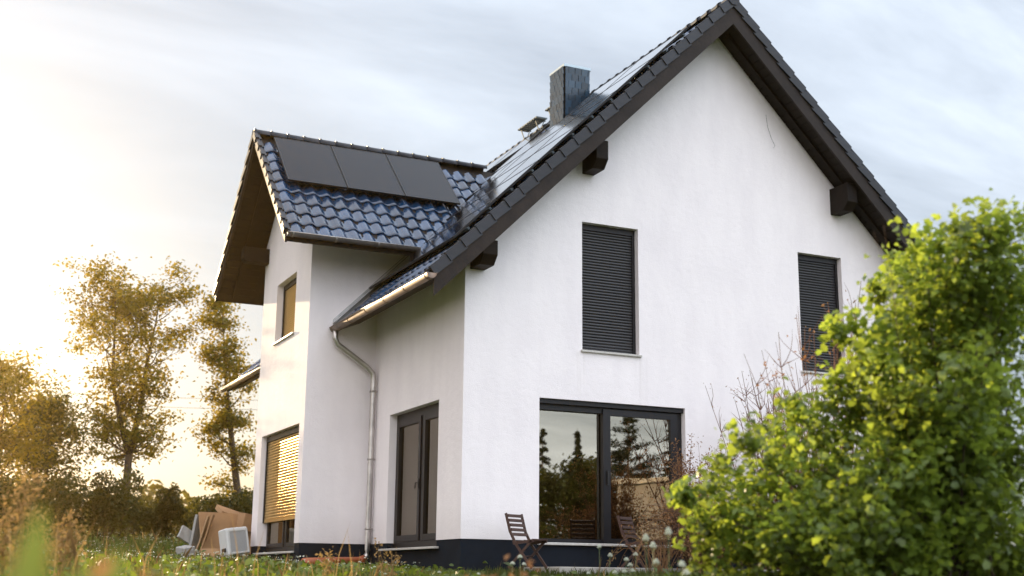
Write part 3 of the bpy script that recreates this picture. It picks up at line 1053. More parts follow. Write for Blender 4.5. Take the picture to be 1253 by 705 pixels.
# verge tiles: a flat flap over the barge board with a lip on top, each overlapping the next
def verge_mesh(ln, drop, width, mirror=False):
    mb = MB()
    s = -1 if mirror else 1
    # x: along gable outward (+ = out), y up slope, z normal
    mb.box((-width, 0, -0.012), (0.0, ln * 1.08, 0.022))
    # side flap: stands out at its lower end, runs in under the next one
    z0, z1 = -drop, 0.022
    vs = [(-.02, 0, z0), (.026, 0, z0), (.004, ln * 1.07, z0), (-.02, ln * 1.07, z0),
          (-.02, 0, z1), (.026, 0, z1), (.004, ln * 1.07, z1), (-.02, ln * 1.07, z1)]
    mb.add(vs, [(0, 3, 2, 1), (4, 5, 6, 7), (0, 1, 5, 4), (1, 2, 6, 5), (2, 3, 7, 6), (3, 0, 4, 7)])
    mb.box((-0.05, 0.0, 0.0225), (0.012, ln * 1.02, 0.048))
    return mb.mesh('verge_tile', M['verge'])


def verge_run(me, p0, uy, un, ux, length, n, parent):
    st = length / n
    for i in range(n):
        org = p0 + uy * (i * st)
        o = link('verge_tile', me, parent)
        tilt = Matrix.Rotation(-0.085, 4, 'X')
        m = Matrix(((ux.x, uy.x, un.x, org.x), (ux.y, uy.y, un.y, org.y), (ux.z, uy.z, un.z, org.z), (0, 0, 0, 1)))
        o.matrix_local = m @ Matrix.Translation((random.uniform(-.003, .003), 0, 0.025)) @ tilt


NV = 23
lenL = (XR - EAVE_X) * math.sqrt(2)
VME = verge_mesh(lenL / NV, 0.115, 0.26)
NR = Vector((math.sqrt(.5), 0, math.sqrt(.5))); UR = Vector((-math.sqrt(.5), 0, math.sqrt(.5)))
verge_run(VME, Vector((EAVE_X - .02, ROOF_Y0 - .014, zt(EAVE_X) - .02)), UL, NL, Vector((0, -1, 0)), lenL, NV, ROOF)
verge_run(VME, Vector((2 * XR - EAVE_X + .02, ROOF_Y0 - .014, zt(EAVE_X) - .02)), UR, NR, Vector((0, -1, 0)), lenL, NV, ROOF)
lenB = 2.85 * bl
NVB = 11
VMB = verge_mesh(lenB / NVB, 0.08, 0.10)
verge_run(VMB, Vector((BAY_EX - .014, BAY_EY - .02, ztb(BAY_EY) - .02)), UB, NB, Vector((-1, 0, 0)), lenB, NVB, BROOF)
verge_run(VMB, Vector((BAY_EX - .014, 2 * BYM - BAY_EY + .02, ztb(BAY_EY) - .02)), UFB, NFB, Vector((-1, 0, 0)), lenB, NVB, BROOF)


# ridge caps
def ridge_mesh(ln, r, along):
    mb = MB()
    n = 8
    vs = []; fs = []
    for t, rr in ((0, r), (.14, r * 1.0), (.141, r * .88), (1.05, r * .84)):
        for k in range(n + 1):
            a = PI * k / n * 1.1 - PI * .05
            vs.append((t * ln, -math.cos(a) * rr, math.sin(a) * rr * .9))
    for i in range(3):
        for k in range(n): fs.append((i * (n + 1) + k, i * (n + 1) + k + 1, (i + 1) * (n + 1) + k + 1, (i + 1) * (n + 1) + k))
    fs.append(tuple(range(n + 1)))
    mb.add(vs, fs, smooth=True)
    return mb.mesh('ridge_tile', M['verge'], fix=False)


RM = ridge_mesh(0.34, 0.125, 0)
n = int(5.4 / .34)
for i in range(n):
    o = link('ridge_tile', RM, BROOF)
    o.matrix_local = Matrix.Translation((BAY_EX - .02 + i * .34, BYM, 8.145 - .045))
n = int((ROOF_Y1 - ROOF_Y0) / .34)
for i in range(n):
    o = link('ridge_tile', RM, ROOF)
    o.matrix_local = Matrix.Translation((XR, ROOF_Y0 - .02 + i * .34, zt(XR) - .04)) @ Matrix.Rotation(PI / 2, 4, 'Z')
mb = MB()
mb.tube([(XR, ROOF_Y0 - .045, zt(XR) - .02), (XR, ROOF_Y0 - .02, zt(XR) - .02)], .125, 8, smooth=False)
mb.build('ridge_end_cap', M['verge'], ROOF)


# ---- solar panels
def panel_mesh(w, h, glass='pvglass'):
    mb = MB()
    t = .035
    mb.box((0, 0, 0), (w, h, t - .004), mi=1)
    f = .018
    mb.box((f, f, t - .0039), (w - f, h - f, t - .001), mi=0)
    for a, b in (((0, 0), (w, f - .0005)), ((0, h - f + .0005), (w, h)), ((0, f), (f - .0005, h - f)), ((w - f + .0005, f), (w, h - f))):
        mb.box((a[0], a[1], t - .0039), (b[0], b[1], t + .002), mi=1)
    return mb.mesh('solar_panel', [M[glass], M['pvframe']])


PW = 1.183; PH = (5.77 - 4.48) * bl
pm = panel_mesh(PW - .02, PH)
for i in range(3):
    o = link('solar_panel', pm, HOUSE)
    y0 = 4.475
    org = Vector((-1.81 + i * PW, y0, ztb(y0))) + NB * 0.085
    m = Matrix(((1, UB.x, NB.x, org.x), (0, UB.y, NB.y, org.y), (0, UB.z, NB.z, org.z), (0, 0, 0, 1)))
    o.matrix_basis = m
rl = MB()
for yy in (4.72, 5.5):
    p = Vector((-1.80, yy, ztb(yy))) + NB * .055; q_ = Vector((1.72, yy, ztb(yy))) + NB * .055
    rl.bar(p, q_, .04, .05, up=NB)
rl.build('panel_rail', M['pvframe'], HOUSE)

MPW, MPH = 1.775, 1.075
pm2 = panel_mesh(MPW - .02, MPH - .02, 'pvglass_clear')
NROW = 6
X0P = -0.12
for r in range(NROW):
    x0 = X0P + r * MPH / math.sqrt(2)
    xtop = x0 + MPH / math.sqrt(2)
    for c in range(6):
        yn = 0.06 + c * MPW; yf = yn + MPW
        lim = 4.2 if x0 < .3 else valley_x(BAY_EY) + 99
        if r <= 1 and yf > 3.7: continue
        if 2 <= r <= 3 and yf > 3.7: continue
        if r == 4 and c > 2: continue
        if r == 5 and yn < 5.1 and yf > 4.25 and xtop > 4.0: continue
        org = Vector((x0, yf - .01, zt(x0))) + NL * 0.075
        m = Matrix(((0, UL.x, NL.x, org.x), (-1, UL.y, NL.y, org.y), (0, UL.z, NL.z, org.z), (0, 0, 0, 1)))
        o = link('solar_panel', pm2, HOUSE)
        o.matrix_basis = m
pm3 = panel_mesh(.66, MPH - .02, 'pvglass_clear')
for r, ye_ in ((0, 4.24), (2, 4.28), (3, 4.28), (3, 4.95)):
    x0 = X0P + r * MPH / math.sqrt(2)
    org = Vector((x0, ye_, zt(x0))) + NL * 0.075
    o = link('solar_panel', pm3, HOUSE)
    o.matrix_basis = Matrix(((0, UL.x, NL.x, org.x), (-1, UL.y, NL.y, org.y), (0, UL.z, NL.z, org.z), (0, 0, 0, 1)))
rl = MB()
for r in range(NROW):
    for f in (.25, .75):
        x = X0P + (r + f) * MPH / math.sqrt(2)
        p = Vector((x, -.02, zt(x))) + NL * .05; q_ = Vector((x, 3.6, zt(x))) + NL * .05
        rl.bar(p, q_, .04, .04, up=NL)
rl.build('panel_rail', M['steel'], HOUSE)

# ---- gutters
def gutter(name, p0, p1, r, parent, n=8, mat='guttermetal'):
    p0, p1 = Vector(p0), Vector(p1)
    d = (p1 - p0).normalized(); s = d.cross(Vector((0, 0, 1))).normalized()
    mb = MB()
    vs = []; fs = []
    k_ = n + 1
    for p in (p0, p1):
        for rr in (r, r - .006):
            for k in range(k_):
                a = PI + PI * k / n
                vs.append(p + s * (math.cos(a) * rr) + Vector((0, 0, math.sin(a) * rr)))
    for k in range(n):
        fs.append((k, k + 1, 2 * k_ + k + 1, 2 * k_ + k))
        fs.append((k_ + k, k_ + k + 1, 3 * k_ + k + 1, 3 * k_ + k))
    fs.append(tuple(range(k_))); fs.append(tuple(range(2 * k_, 3 * k_)))
    mb.add(vs, fs, smooth=True)
    for sg in (1, -1):
        mb.tube([p0 + s * (sg * r), p1 + s * (sg * r)], .010, 6)
    g = mb.build(name, M[mat], parent, fix=False)
    L = (p1 - p0).length
    bk = MB()
    m = int(L / .85)
    for i in range(m + 1):
        c = p0 + d * (0.1 + (L - .2) * i / max(1, m))
        ring = [c + s * (math.cos(PI + PI * k / 8) * (r + .004)) + Vector((0, 0, math.sin(PI + PI * k / 8) * (r + .004))) for k in range(9)]
        for q in range(8):
            bk.bar(ring[q], ring[q + 1], .03, .006, up=(ring[q] - c))
    bk.build('gutter_bracket', M[mat], g)
    return g


gutter('gutter', (EAVE_X - .04, ROOF_Y0 - .06, zt(EAVE_X) - .07), (EAVE_X - .04, BY0 - .02, zt(EAVE_X) - .075), .085, HOUSE)
gutter('gutter', (EAVE_X - .04, BY1 + .02, zt(EAVE_X) - .04), (EAVE_X - .04, ROOF_Y1 - .05, zt(EAVE_X) - .04), .075, HOUSE)
gutter('gutter', (BAY_EX + .02, BAY_EY - .045, ztb(BAY_EY) - .04), (.48, BAY_EY - .045, ztb(BAY_EY) - .04), .07, HOUSE, mat='zinc')
gutter('gutter', (BAY_EX + .02, 2 * BYM - BAY_EY + .045, ztb(BAY_EY) - .04), (.48, 2 * BYM - BAY_EY + .045, ztb(BAY_EY) - .04), .07, HOUSE, mat='zinc')

dp = MB()
gx = EAVE_X - .04
dp.tube([(gx, BY0 - .14, zt(EAVE_X) - .09), (gx, BY0 - .14, zt(EAVE_X) - .30), (gx + .05, BY0 - .14, zt(EAVE_X) - .40),
         (gx + .62, BY0 - .16, zt(EAVE_X) - .78), (-.10, BY0 - .17, zt(EAVE_X) - .90), (-.085, BY0 - .17, zt(EAVE_X) - 1.05),
         (-.085, BY0 - .17, -.10), (-.10, BY0 - .17, -.20), (-.16, BY0 - .18, -.27), (-.20, BY0 - .19, -.29)], .054, 12)
dpo = dp.build('downpipe', M['pipe'], HOUSE)
cl = MB()
for zz in (2.75, 1.5, 0.25):
    cl.tube([(-.085, BY0 - .17, zz), (-.085, BY0 - .17, zz + .035)], .064, 12)
    cl.box((-.085, BY0 - .18, zz + .01), (.01, BY0 - .16, zz + .03))
cl.build('pipe_clamp', M['zinc'], dpo)
pv = MB()
pv.tube([(-.16, BY0 - .18, -.27), (-.24, BY0 - .22, -.30), (-.75, BY0 - .55, -.315), (-1.50, BY0 - 1.0, -.345)], .068, 12)
pv.tube([(-.15, BY0 - .175, -.265), (-.26, BY0 - .235, -.307)], .074, 12)
o = pv.build('drain_pipe', M['pvc'], HOUSE); o['label'] = 'orange plastic drain pipe lying on the grass at the foot of the downpipe'

# stepped flashing where the main roof meets the bay side wall
fl = MB()
fl.prism([(EAVE_X - .06, BY0 - .03, zt(EAVE_X - .06) - .02), (.62, BY0 - .03, zt(.62) - .02), (.62, BY0 - .03, zt(.62) + .15), (EAVE_X - .06, BY0 - .03, zt(EAVE_X - .06) + .15)], (0, .024, 0))
fl.prism([(EAVE_X - .06, BY0 - .20, zt(EAVE_X - .06) + .075), (.62, BY0 - .20, zt(.62) + .075), (.62, BY0 - .20, zt(.62) + .085), (EAVE_X - .06, BY0 - .20, zt(EAVE_X - .06) + .085)], (0, .169, 0))
fl.build('flashing', M['flash'], HOUSE)

# ---- chimney clad with slates
CX0, CX1, CY0, CY1, CZ0, CZ1 = 4.12, 4.71, 4.50, 5.12, 8.6, 10.14
ch = MB(); ch.box((CX0, CY0, CZ0), (CX1, CY1, CZ1))
CH = ch.build('chimney', M['blackish'], HOUSE)
sl = MB()
sl.prism([(0, 0, 0), (.148, .0, 0), (.148, .0, .168), (0, .0, .17)], (0, -.014, 0))
SLM = sl.mesh('slate_shingle', M['slate'])
nr = 10
rh = (CZ1 - CZ0) / nr
for r in range(nr):
    z = CZ0 + r * rh
    for side in (0, 1):
        wdt = (CX1 - CX0) if side == 0 else (CY1 - CY0)
        off = -.08 if r % 2 else 0
        a = off
        while a < wdt - .01:
            lo = max(a, 0); hi = min(a + .156, wdt)
            o = link('slate_shingle', SLM, CH)
            sx = (hi - lo) / .158
            if side == 0:
                base = Matrix.Translation((CX0 + lo, CY0 - .002, z))
            else:
                base = Matrix.Translation((CX0 - .002, CY1 - lo, z)) @ Matrix.Rotation(-PI / 2, 4, 'Z')
            o.matrix_local = base @ Matrix.Rotation(.12 + random.uniform(-.02, .02), 4, 'X') @ Matrix.Translation((0, -.014, 0)) @ Matrix.Diagonal((sx, 1, 0.98, 1))
            a += .158
cp = MB()
cp.box((CX0 - .035, CY0 - .035, CZ1), (CX1 + .035, CY1 + .035, CZ1 + .07))
cp.tube([(CX0 + .3, CY0 + .3, CZ1 + .071), (CX0 + .3, CY0 + .3, CZ1 + .15)], .11, 14)
cp.build('chimney_cap', M['capmetal'], CH, bevel=.006)

lw = MB(); lw.tube([(5.98, -.005, 7.85), (6.0, -.02, 7.6), (6.08, -.012, 7.40), (6.15, -.02, 7.26), (6.12, -.01, 7.22)], .0025, 5)
lw.build('loose_wire', M['wire'], HOUSE)

# ---- roof walkway beyond the chimney
for yy0, yy1 in ((5.2, 6.35), (6.8, 7.8)):
    g = MB()
    zz = zt(XR) + .16
    xx = XR - .18
    for k in range(6):
        g.box((xx - .12 + k * .05, yy0, zz), (xx - .10 + k * .05, yy1, zz + .035))
    for k in range(9):
        y = yy0 + (yy1 - yy0) * k / 8
        g.box((xx - .125, y - .006, zz + .001), (xx + .155, y + .006, zz + .03))
    for y in (yy0 + .12, yy1 - .12):
        g.bar((xx - .10, y, zz), (xx + .02, y, zt(xx + .02) + .02), .03, .012)
        g.bar((xx + .14, y, zz), (xx + .02, y, zt(xx + .02) + .02), .03, .012)
        g.bar((xx - .14, y, zz - .01), (xx + .17, y, zz - .01), .04, .014)
    g.build('roof_step', M['steel'], HOUSE)

# ------------------------------------------------------------------ terrace and garden furniture
mb = MB()
mb.box((1.05, -1.25, -.62), (5.2, -0.02, -.41))
tag(mb.build('terrace', M['concrete'], bevel=.01), None, None, kind='structure')


def make_chair(label):
    t = thing('garden_chair', label, 'chair', group='wooden folding chairs on the terrace')
    w = 0.44
    # local: x across, -y forward, z up; crossing folding legs
    for s in (-1, 1):
        x = s * w / 2
        b = MB(); b.tube([(x, .30, .90), (x, .22, .62), (x, .08, .40), (x, -.26, .0)], [.0] * 4, 4)
        b = MB()
        pts = [Vector((x, .30, .90)), Vector((x, .21, .60)), Vector((x, .08, .38)), Vector((x, -.24, .0))]
        for a, c in zip(pts[:-1], pts[1:]): b.bar(a, c + (c - a).normalized() * .008, .024, .042, up=(0, 1, .3))
        b.build('back_leg', M['chairwood'], t)
        b = MB(); b.bar((x - s * .03, -.22, .44), (x - s * .03, .26, .0), .024, .042, up=(0, 1, .3))
        b.build('front_leg', M['chairwood'], t)
        b = MB(); b.bar((x - s * .03, -.26, .435), (x - s * .03, .16, .40), .024, .04)
        b.build('seat_rail', M['chairwood'], t)
    for k in range(6):
        f = k / 5
        y = -.25 + .40 * f; z = .462 - .036 * f
        b = MB(); b.bar((-w / 2 + .02, y, z), (w / 2 - .02, y, z), .058, .016)
        b.build('seat_slat', M['chairwood'], t)
    for k in range(5):
        z = .55 + k * .078
        y = .195 + (z - .60) * .30 - .012 + .0
        b = MB(); b.bar((-w / 2 + .012, y, z), (w / 2 - .012, y, z), .016, .050, up=(0, .3, 1))
        b.build('back_slat', M['chairwood'], t)
    b = MB(); b.tube([(-w / 2, .05, .19), (w / 2, .05, .19)], .012, 6)
    b.build('crossbar', M['chairwood'], t)
    return t


CH1 = make_chair('dark red wooden folding chair standing clear against the wall beside the big window')
CH1.location = (0.78, -0.74, -.43); CH1.scale = (.89, .89, .89); CH1.rotation_euler = (0, 0, math.radians(28))
CH2 = copy_tree(CH1)
CH2['label'] = 'dark red wooden folding chair half hidden by dry brown plants before the big window'
CH2.location = (2.72, -0.72, -.41); CH2.rotation_euler = (0, 0, math.radians(30))

# ------------------------------------------------------------------ heap of packaging by the bay
def sheet(name, label, cat, org, ax, ay, w, h, t, mat, fold=0.0, group=None, rim=None):
    """a real board w x h x t standing at org with edge axes ax, ay"""
    ax = Vector(ax).normalized(); ay = Vector(ay)
    ay = (ay - ax * ay.dot(ax)).normalized(); an = ax.cross(ay)
    o_ = Vector(org)
    nx_, ny_ = 8, 6
    vs = []
    for s_ in (0, 1):
        for i in range(nx_ + 1):
            for j in range(ny_ + 1):
                u, v = i / nx_, j / ny_
                bend = fold * math.sin(u * PI) * (.4 + .6 * v) + .008 * math.sin(9 * u + 5 * v)
                vs.append(o_ + ax * (u * w) + ay * (v * h) + an * (bend + s_ * t))
    n1 = (nx_ + 1) * (ny_ + 1)
    I = lambda s_, i, j: s_ * n1 + i * (ny_ + 1) + j
    fs = []
    mi = []
    for i in range(nx_):
        for j in range(ny_):
            fs.append((I(0, i, j), I(0, i, j + 1), I(0, i + 1, j + 1), I(0, i + 1, j)))
            fs.append((I(1, i, j), I(1, i + 1, j), I(1, i + 1, j + 1), I(1, i, j + 1)))
    for i in range(nx_):
        fs.append((I(0, i, 0), I(0, i + 1, 0), I(1, i + 1, 0), I(1, i, 0)))
        fs.append((I(0, i, ny_), I(1, i, ny_), I(1, i + 1, ny_), I(0, i + 1, ny_)))
    for j in range(ny_):
        fs.append((I(0, 0, j), I(1, 0, j), I(1, 0, j + 1), I(0, 0, j + 1)))
        fs.append((I(0, nx_, j), I(0, nx_, j + 1), I(1, nx_, j + 1), I(1, nx_, j)))
    mb = MB(); mb.add(vs, fs)
    return tag(mb.build(name, mat), label, cat, group)


G0 = gz(-1.8, 8.4)
CG = 'flattened cardboard boxes heaped beside the bay'
view = Vector((.45, -.0, 0))
# big flattened box leaning against the bay corner: its face towards the camera side
sheet('cardboard_box', 'largest flattened brown cardboard box leaning upright in the heap', 'cardboard box',
      (-2.16, 8.45, G0 + .13), (1, .28, -.02), (.16, .35, .9), 1.25, .86, .05, M['card'], fold=.03, group=CG)
bx = MB()
bx.box((0, 0, 0), (.62, .34, .10)); 
o = bx.build('cardboard_box', M['card']); o.location = (-1.70, 9.0, G0 + .92); o.rotation_euler = (math.radians(28), math.radians(14), math.radians(18))
tag(o, 'small reddish brown carton lying on top of the heap behind the big sheet', 'cardboard box', CG)
bx = MB(); bx.box((0, 0, 0), (.36, .3, .34)); bx.box((-.004, .0, .3405), (.17, .3, .346)); bx.box((.19, .0, .3405), (.364, .3, .346))
o = bx.build('cardboard_box', M['card']); o.location = (-1.33, 8.55, G0 + .62); o.rotation_euler = (.1, .16, .3)
tag(o, 'brown carton wedged between the heap and the bay wall', 'cardboard box', CG)
for k, (dx, dy, w_, h_, lab) in enumerate(((-.10, .02, .30, .80, 'folded brown cardboard strip leaning at the outer edge of the heap'),
                                           (-.18, .05, .26, .76, 'narrow pale brown cardboard strip outermost in the heap'))):
    sheet('cardboard_strip', lab, 'cardboard', (-2.13 + dx, 8.33 + dy, G0 + .14), (.25, .9, 0), (.30, 0.1, .9), w_, h_, .025,
          M['cardcut'] if k else M['card'], fold=.02)
sheet('foam_board', 'grey white foam board standing tilted behind the cardboard strips', 'foam board', (-2.38, 8.75, G0 + .2), (.5, .8, 0), (.25, .1, .9), .45, .72, .05, M['foam'])
sheet('foam_board', 'short grey foam piece sticking out lowest at the left of the heap', 'foam board', (-2.62, 8.72, G0 + .45), (.9, .3, -.5), (.3, .2, .9), .30, .26, .06, M['foam'])
sheet('cardboard_box', 'long flat cardboard panel lying on the grass under the heap', 'cardboard box', (-2.28, 7.7, G0 + .00), (1, .10, 0.01), (0, .45, .5), .95, .24, .04, M['card'], group=CG)
bx = MB(); bx.box((0, 0, 0), (.26, .3, .24)); bx.box((.03, -.02, .05), (.2, -.001, .2))
o = bx.build('foam_block', M['foam'], bevel=.012); o.location = (-2.52, 8.15, G0 - .03); o.rotation_euler = (.1, -.2, .5)
tag(o, 'white foam packing block on the grass at the outer foot of the heap', 'foam block')
bx = MB(); bx.box((0, 0, 0), (.13, .12, .17))
o = bx.build('foam_block', M['foam'], bevel=.01); o.location = (-1.86, 7.28, G0 - .06); o.rotation_euler = (0, .08, .3)
tag(o, 'little white foam block under the white appliance box', 'foam block')
AP = thing('appliance_box', 'white plastic appliance with grey mesh front tilted in the packaging heap', 'appliance', (-1.80, 7.30, G0 + .07))
AP.rotation_euler = (math.radians(-8), math.radians(-7), math.radians(16))
b = MB(); b.box((-.06, 0, 0), (.42, .34, .54)); b.build('casing', M['plastic'], AP, bevel=.025)
b = MB(); frame_ring(b, lambda a, z, d: (a, -d, z), -.04, .40, .02, .50, .04, .001, .03); b.build('front_frame', M['plastic'], AP, bevel=.006)
b = MB()
for k in range(16): b.box((.0 + k * .0225, -.02, .06), (.0175 + k * .0225, -.002, .46))
o = b.build('front_grille', M['mesh'], AP); o['kind'] = 'stuff'
b = MB(); b.box((-.082, .08, .08), (-.061, .22, .16)); b.build('side_vent', M['blackish'], AP)
b = MB(); b.box((.12, .10, .541), (.26, .16, .552)); b.build('top_handle', M['mesh'], AP)


# ------------------------------------------------------------------ vegetation builders
def wander(p, d, length, n, wob, up=0.0):
    pts = [Vector(p)]; d = Vector(d).normalized()
    for i in range(n):
        d = (d + Vector((random.gauss(0, wob), random.gauss(0, wob), random.gauss(0, wob) + up))).normalized()
        pts.append(pts[-1] + d * (length / n))
    return pts


def np_tree(name, label, cat, x, y, h, trunk_r, base_clear, spread, nb, leaf_n, leaf_s, lmat, group=None, lean=(0, 0), forks=1,
            seed=1, clump=0.42, prof=None, z=None, sub=4, up=0.35):
    random.seed(seed)
    global RNG
    RNG = np.random.default_rng(seed)
    z0 = gz(x, y) - .05 if z is None else z
    t = thing(name, label, cat, (x, y, z0), group=group)
    mb = MB()
    leaders = []
    fork_h = base_clear * 1.0 if forks > 1 else h
    if forks == 1:
        pts = wander((0, 0, 0), (lean[0], lean[1], 1), h * .97, 12, .035, .10)
        leaders.append(pts)
        mb.tube(pts, [trunk_r * (1 - .93 * i / 12) for i in range(13)], 8)
    else:
        pts = wander((0, 0, 0), (lean[0], lean[1], 1), fork_h, 5, .03, .05)
        mb.tube(pts, [trunk_r * (1 - .3 * i / 5) for i in range(6)], 8)
        for k in range(forks):
            a = k * 2 * PI / forks + .4
            dirv = (math.cos(a) * .22, math.sin(a) * .12, 1)
            hh = (h - fork_h) * (1 if k == 0 else random.uniform(.86, 1))
            lp = wander(pts[-1], dirv, hh, 10, .07, .09)
            leaders.append(lp)
            mb.tube(lp, [trunk_r * .68 * (1 - .93 * i / 10) for i in range(11)], 7)
    tips = []
    prof = prof or (lambda f: math.sin(PI * min(1, f * .95 + .05)) ** .6)
    for L_ in leaders:
        for k in range(nb):
            f = (k + random.random()) / nb
            zz = base_clear * .8 + (h - base_clear * .8) * f
            # find point on leader
            j = min(range(len(L_)), key=lambda q: abs(L_[q].z - zz))
            if L_[j].z < zz * .6: continue
            p = L_[j]
            az = random.uniform(0, 2 * PI)
            r = spread * prof(f) * random.uniform(.5, 1.1)
            d = Vector((math.cos(az), math.sin(az), random.uniform(.1, .7)))
            bp = wander(p, d, r, 5, .16, .10)
            br = trunk_r * .22 * (1 - .5 * f)
            mb.tube(bp, [br * (1 - .8 * i / 5) for i in range(6)], 5, cap=False)
            for s in range(sub):
                q = bp[random.randint(2, 5)]
                d2 = Vector((random.gauss(0, 1), random.gauss(0, 1), random.gauss(.25, .6)))
                sp = wander(q, d2, r * random.uniform(.25, .55) + .1, 3, .2, .08)
                mb.tube(sp, [br * .4, br * .3, br * .2, br * .08], 4, cap=False)
                tips += [sp[-1], sp[2]]
            tips += [bp[-1], bp[4]]
        tips += [L_[-1], L_[-2]]
    mb.build('trunk', M['bark'], t, fix=False)
    T = np.array([q[:] for q in tips])
    wgt = RNG.gamma(1.3, 1.0, len(T)); wgt /= wgt.sum()
    idx = RNG.choice(len(T), leaf_n, p=wgt)
    c = T[idx] + RNG.normal(size=(leaf_n, 3)) * clump * np.array([1, 1, .62]) * RNG.uniform(.35, 1, (leaf_n, 1))
    c[:, 2] = np.maximum(c[:, 2], .1)
    s = RNG.uniform(.65, 1.3, leaf_n) * leaf_s
    me = np_mesh('crown', leaf_verts(c, s, corners=4 if leaf_s > .1 else 6), 4 if leaf_s > .1 else 6, lmat)
    link('crown', me, t)['kind'] = 'stuff'
    return t


def shrub(name, label, cat, x, y, r, h, n, leaf_s, lmat, group=None, seed=1, lobes=7, z=None):
    random.seed(seed)
    rng = np.random.default_rng(seed)
    global RNG
    RNG = rng
    z0 = gz(x, y) - .03 if z is None else z
    t = thing(name, label, cat, (x, y, z0), group=group)
    mb = MB(); L_ = []
    for k in range(lobes):
        a = 2 * PI * k / lobes + random.uniform(-.3, .3)
        rr = r * random.uniform(.15, .75)
        hh = h * random.uniform(.45, .88)
        L_.append((rr * math.cos(a), rr * math.sin(a), hh, r * random.uniform(.32, .5), h * random.uniform(.2, .32)))
        mb.tube(wander((0, 0, 0), (rr * math.cos(a), rr * math.sin(a), hh), math.sqrt(rr * rr + hh * hh), 5, .08), [.05, .04, .03, .02, .015, .008], 5, cap=False)
    mb.build('stems', M['bark'], t, fix=False)
    L_ = np.array(L_)
    idx = rng.integers(0, len(L_), n)
    u = rand_unit(n) * (rng.uniform(.35, 1.05, (n, 1)) ** .6)
    c = L_[idx, :3] + u * L_[idx][:, [3, 3, 4]]
    low = rng.random(n) < .3
    c[low, 2] *= rng.uniform(.05, .9, low.sum())
    c[:, 2] = np.maximum(c[:, 2], .03)
    me = np_mesh('foliage', leaf_verts(c, rng.uniform(.65, 1.3, n) * leaf_s, corners=4), 4, lmat)
    link('foliage', me, t)['kind'] = 'stuff'
    return t


def conifer(label, x, y, h, r, seed, whorls=22, kind='spruce', z=None, group=None):
    random.seed(seed)
    rng = np.random.default_rng(seed)
    z0 = (gz(x, y) if z is None else z) - .05
    t = thing('conifer', label, 'tree', (x, y, z0), group=group)
    mb = MB(); mb.tube([(0, 0, 0), (.05, 0, h * .5), (0, 0, h)], [h * .016, h * .010, .01], 7)
    cs = []
    for k in range(whorls):
        f = k / (whorls - 1)
        zz0 = h * (.10 + .88 * f) if kind == 'spruce' else h * (.30 + .66 * f)
        rr = r * ((1 - f) ** .85 * .95 + .05) if kind == 'spruce' else r * (math.sin(PI * (f * .8 + .18))) ** .7
        for b_ in range(7 if kind == 'spruce' else 4):
            a = random.uniform(0, 2 * PI); L_ = rr * random.uniform(.45, 1.2)
            zz = min(h * .98, zz0 + random.uniform(-.6, .6) * h / whorls)
            dz = -.22 if kind == 'spruce' else .25
            p1 = Vector((math.cos(a) * L_, math.sin(a) * L_, zz + dz * L_))
            mb.tube([(0, 0, zz), p1], [.03, .008], 4, cap=False)
            m = int(30 + 90 * L_ / max(r, .1))
            fr = rng.uniform(.15, 1.05, m) ** .8
            base = np.array([0, 0, zz]) + np.outer(fr, np.array(p1[:]) - np.array([0, 0, zz]))
            cs.append(base + rng.normal(size=(m, 3)) * np.array([.16, .16, .10]) * (L_ * .5 + .25) * (.35 if kind == 'spruce' else .9))
    mb.build('trunk', M['bark'], t, fix=False)
    c = np.concatenate(cs)
    global RNG
    RNG = rng
    me = np_mesh('crown', leaf_verts(c, rng.uniform(.12, .30, len(c)) * (1 if kind == 'spruce' else .85), aspect=.35, corners=4), 4, M['needle'])
    link('crown', me, t)['kind'] = 'stuff'
    return t


# ---- trees beyond the house, against the light
GT = 'trees at the far edge of the meadow'
np_tree('broadleaf_tree', 'tallest airy broadleaf tree with a forked trunk standing free left of the house', 'tree', -1.15, 26.0, 8.9, .17, 2.9, 1.95, 26, 14500, .132,
        M['leaf_far'], GT, forks=2, seed=21, clump=.36, prof=lambda f: .45 + .62 * math.sin(PI * min(1, f * .9 + .05)))
np_tree('broadleaf_tree', 'slender tree with bare lower branches close beside the house gable', 'tree', 2.95, 26.9, 8.5, .17, 2.6, 1.3, 24, 8200, .130,
        M['leaf_far'], GT, forks=1, lean=(.0, 0), seed=35, clump=.36, prof=lambda f: .95 - .35 * f)
np_tree('broadleaf_tree', 'low golden backlit tree at the far left under the sun', 'tree', -5.2, 27.0, 5.6, .15, 1.2, 2.2, 22, 8500, .15,
        M['leaf_far'], GT, forks=2, seed=44, clump=.45)
np_tree('broadleaf_tree', 'small round tree filling the gap left of the forked tree', 'tree', -3.3, 31.0, 4.6, .12, .9, 2.0, 18, 9000, .15,
        M['leaf_dark'], GT, forks=2, seed=47, clump=.45)
for i, (x, y, r, h, sd, lab) in enumerate((
        (2.15, 25.6, 1.35, 1.75, 3, 'dark rounded bush at the foot of the slender tree'),
        (-.1, 30.5, 1.3, 1.6, 4, 'low dark bush in the gap right of the forked tree'),
        (-1.9, 24.6, 1.1, 2.2, 5, 'dark bush standing against the forked tree trunk'),
        (-3.6, 24.0, 1.5, 2.0, 6, 'brown green thicket beneath the small round tree'),
        (-5.5, 23.5, 1.6, 2.1, 7, 'wide backlit thicket at the far left edge'),
        (.9, 29.5, .8, 1.9, 8, 'small pointed dark bush on the skyline'),
        (4.2, 30.5, 1.5, 1.9, 9, 'bush half hidden behind the packaging heap and wall'))):
    shrub('bush', lab, 'bush', x, y, r, h, 4200, .13, M['leaf_dark'], 'bushes along the meadow edge', seed=sd)

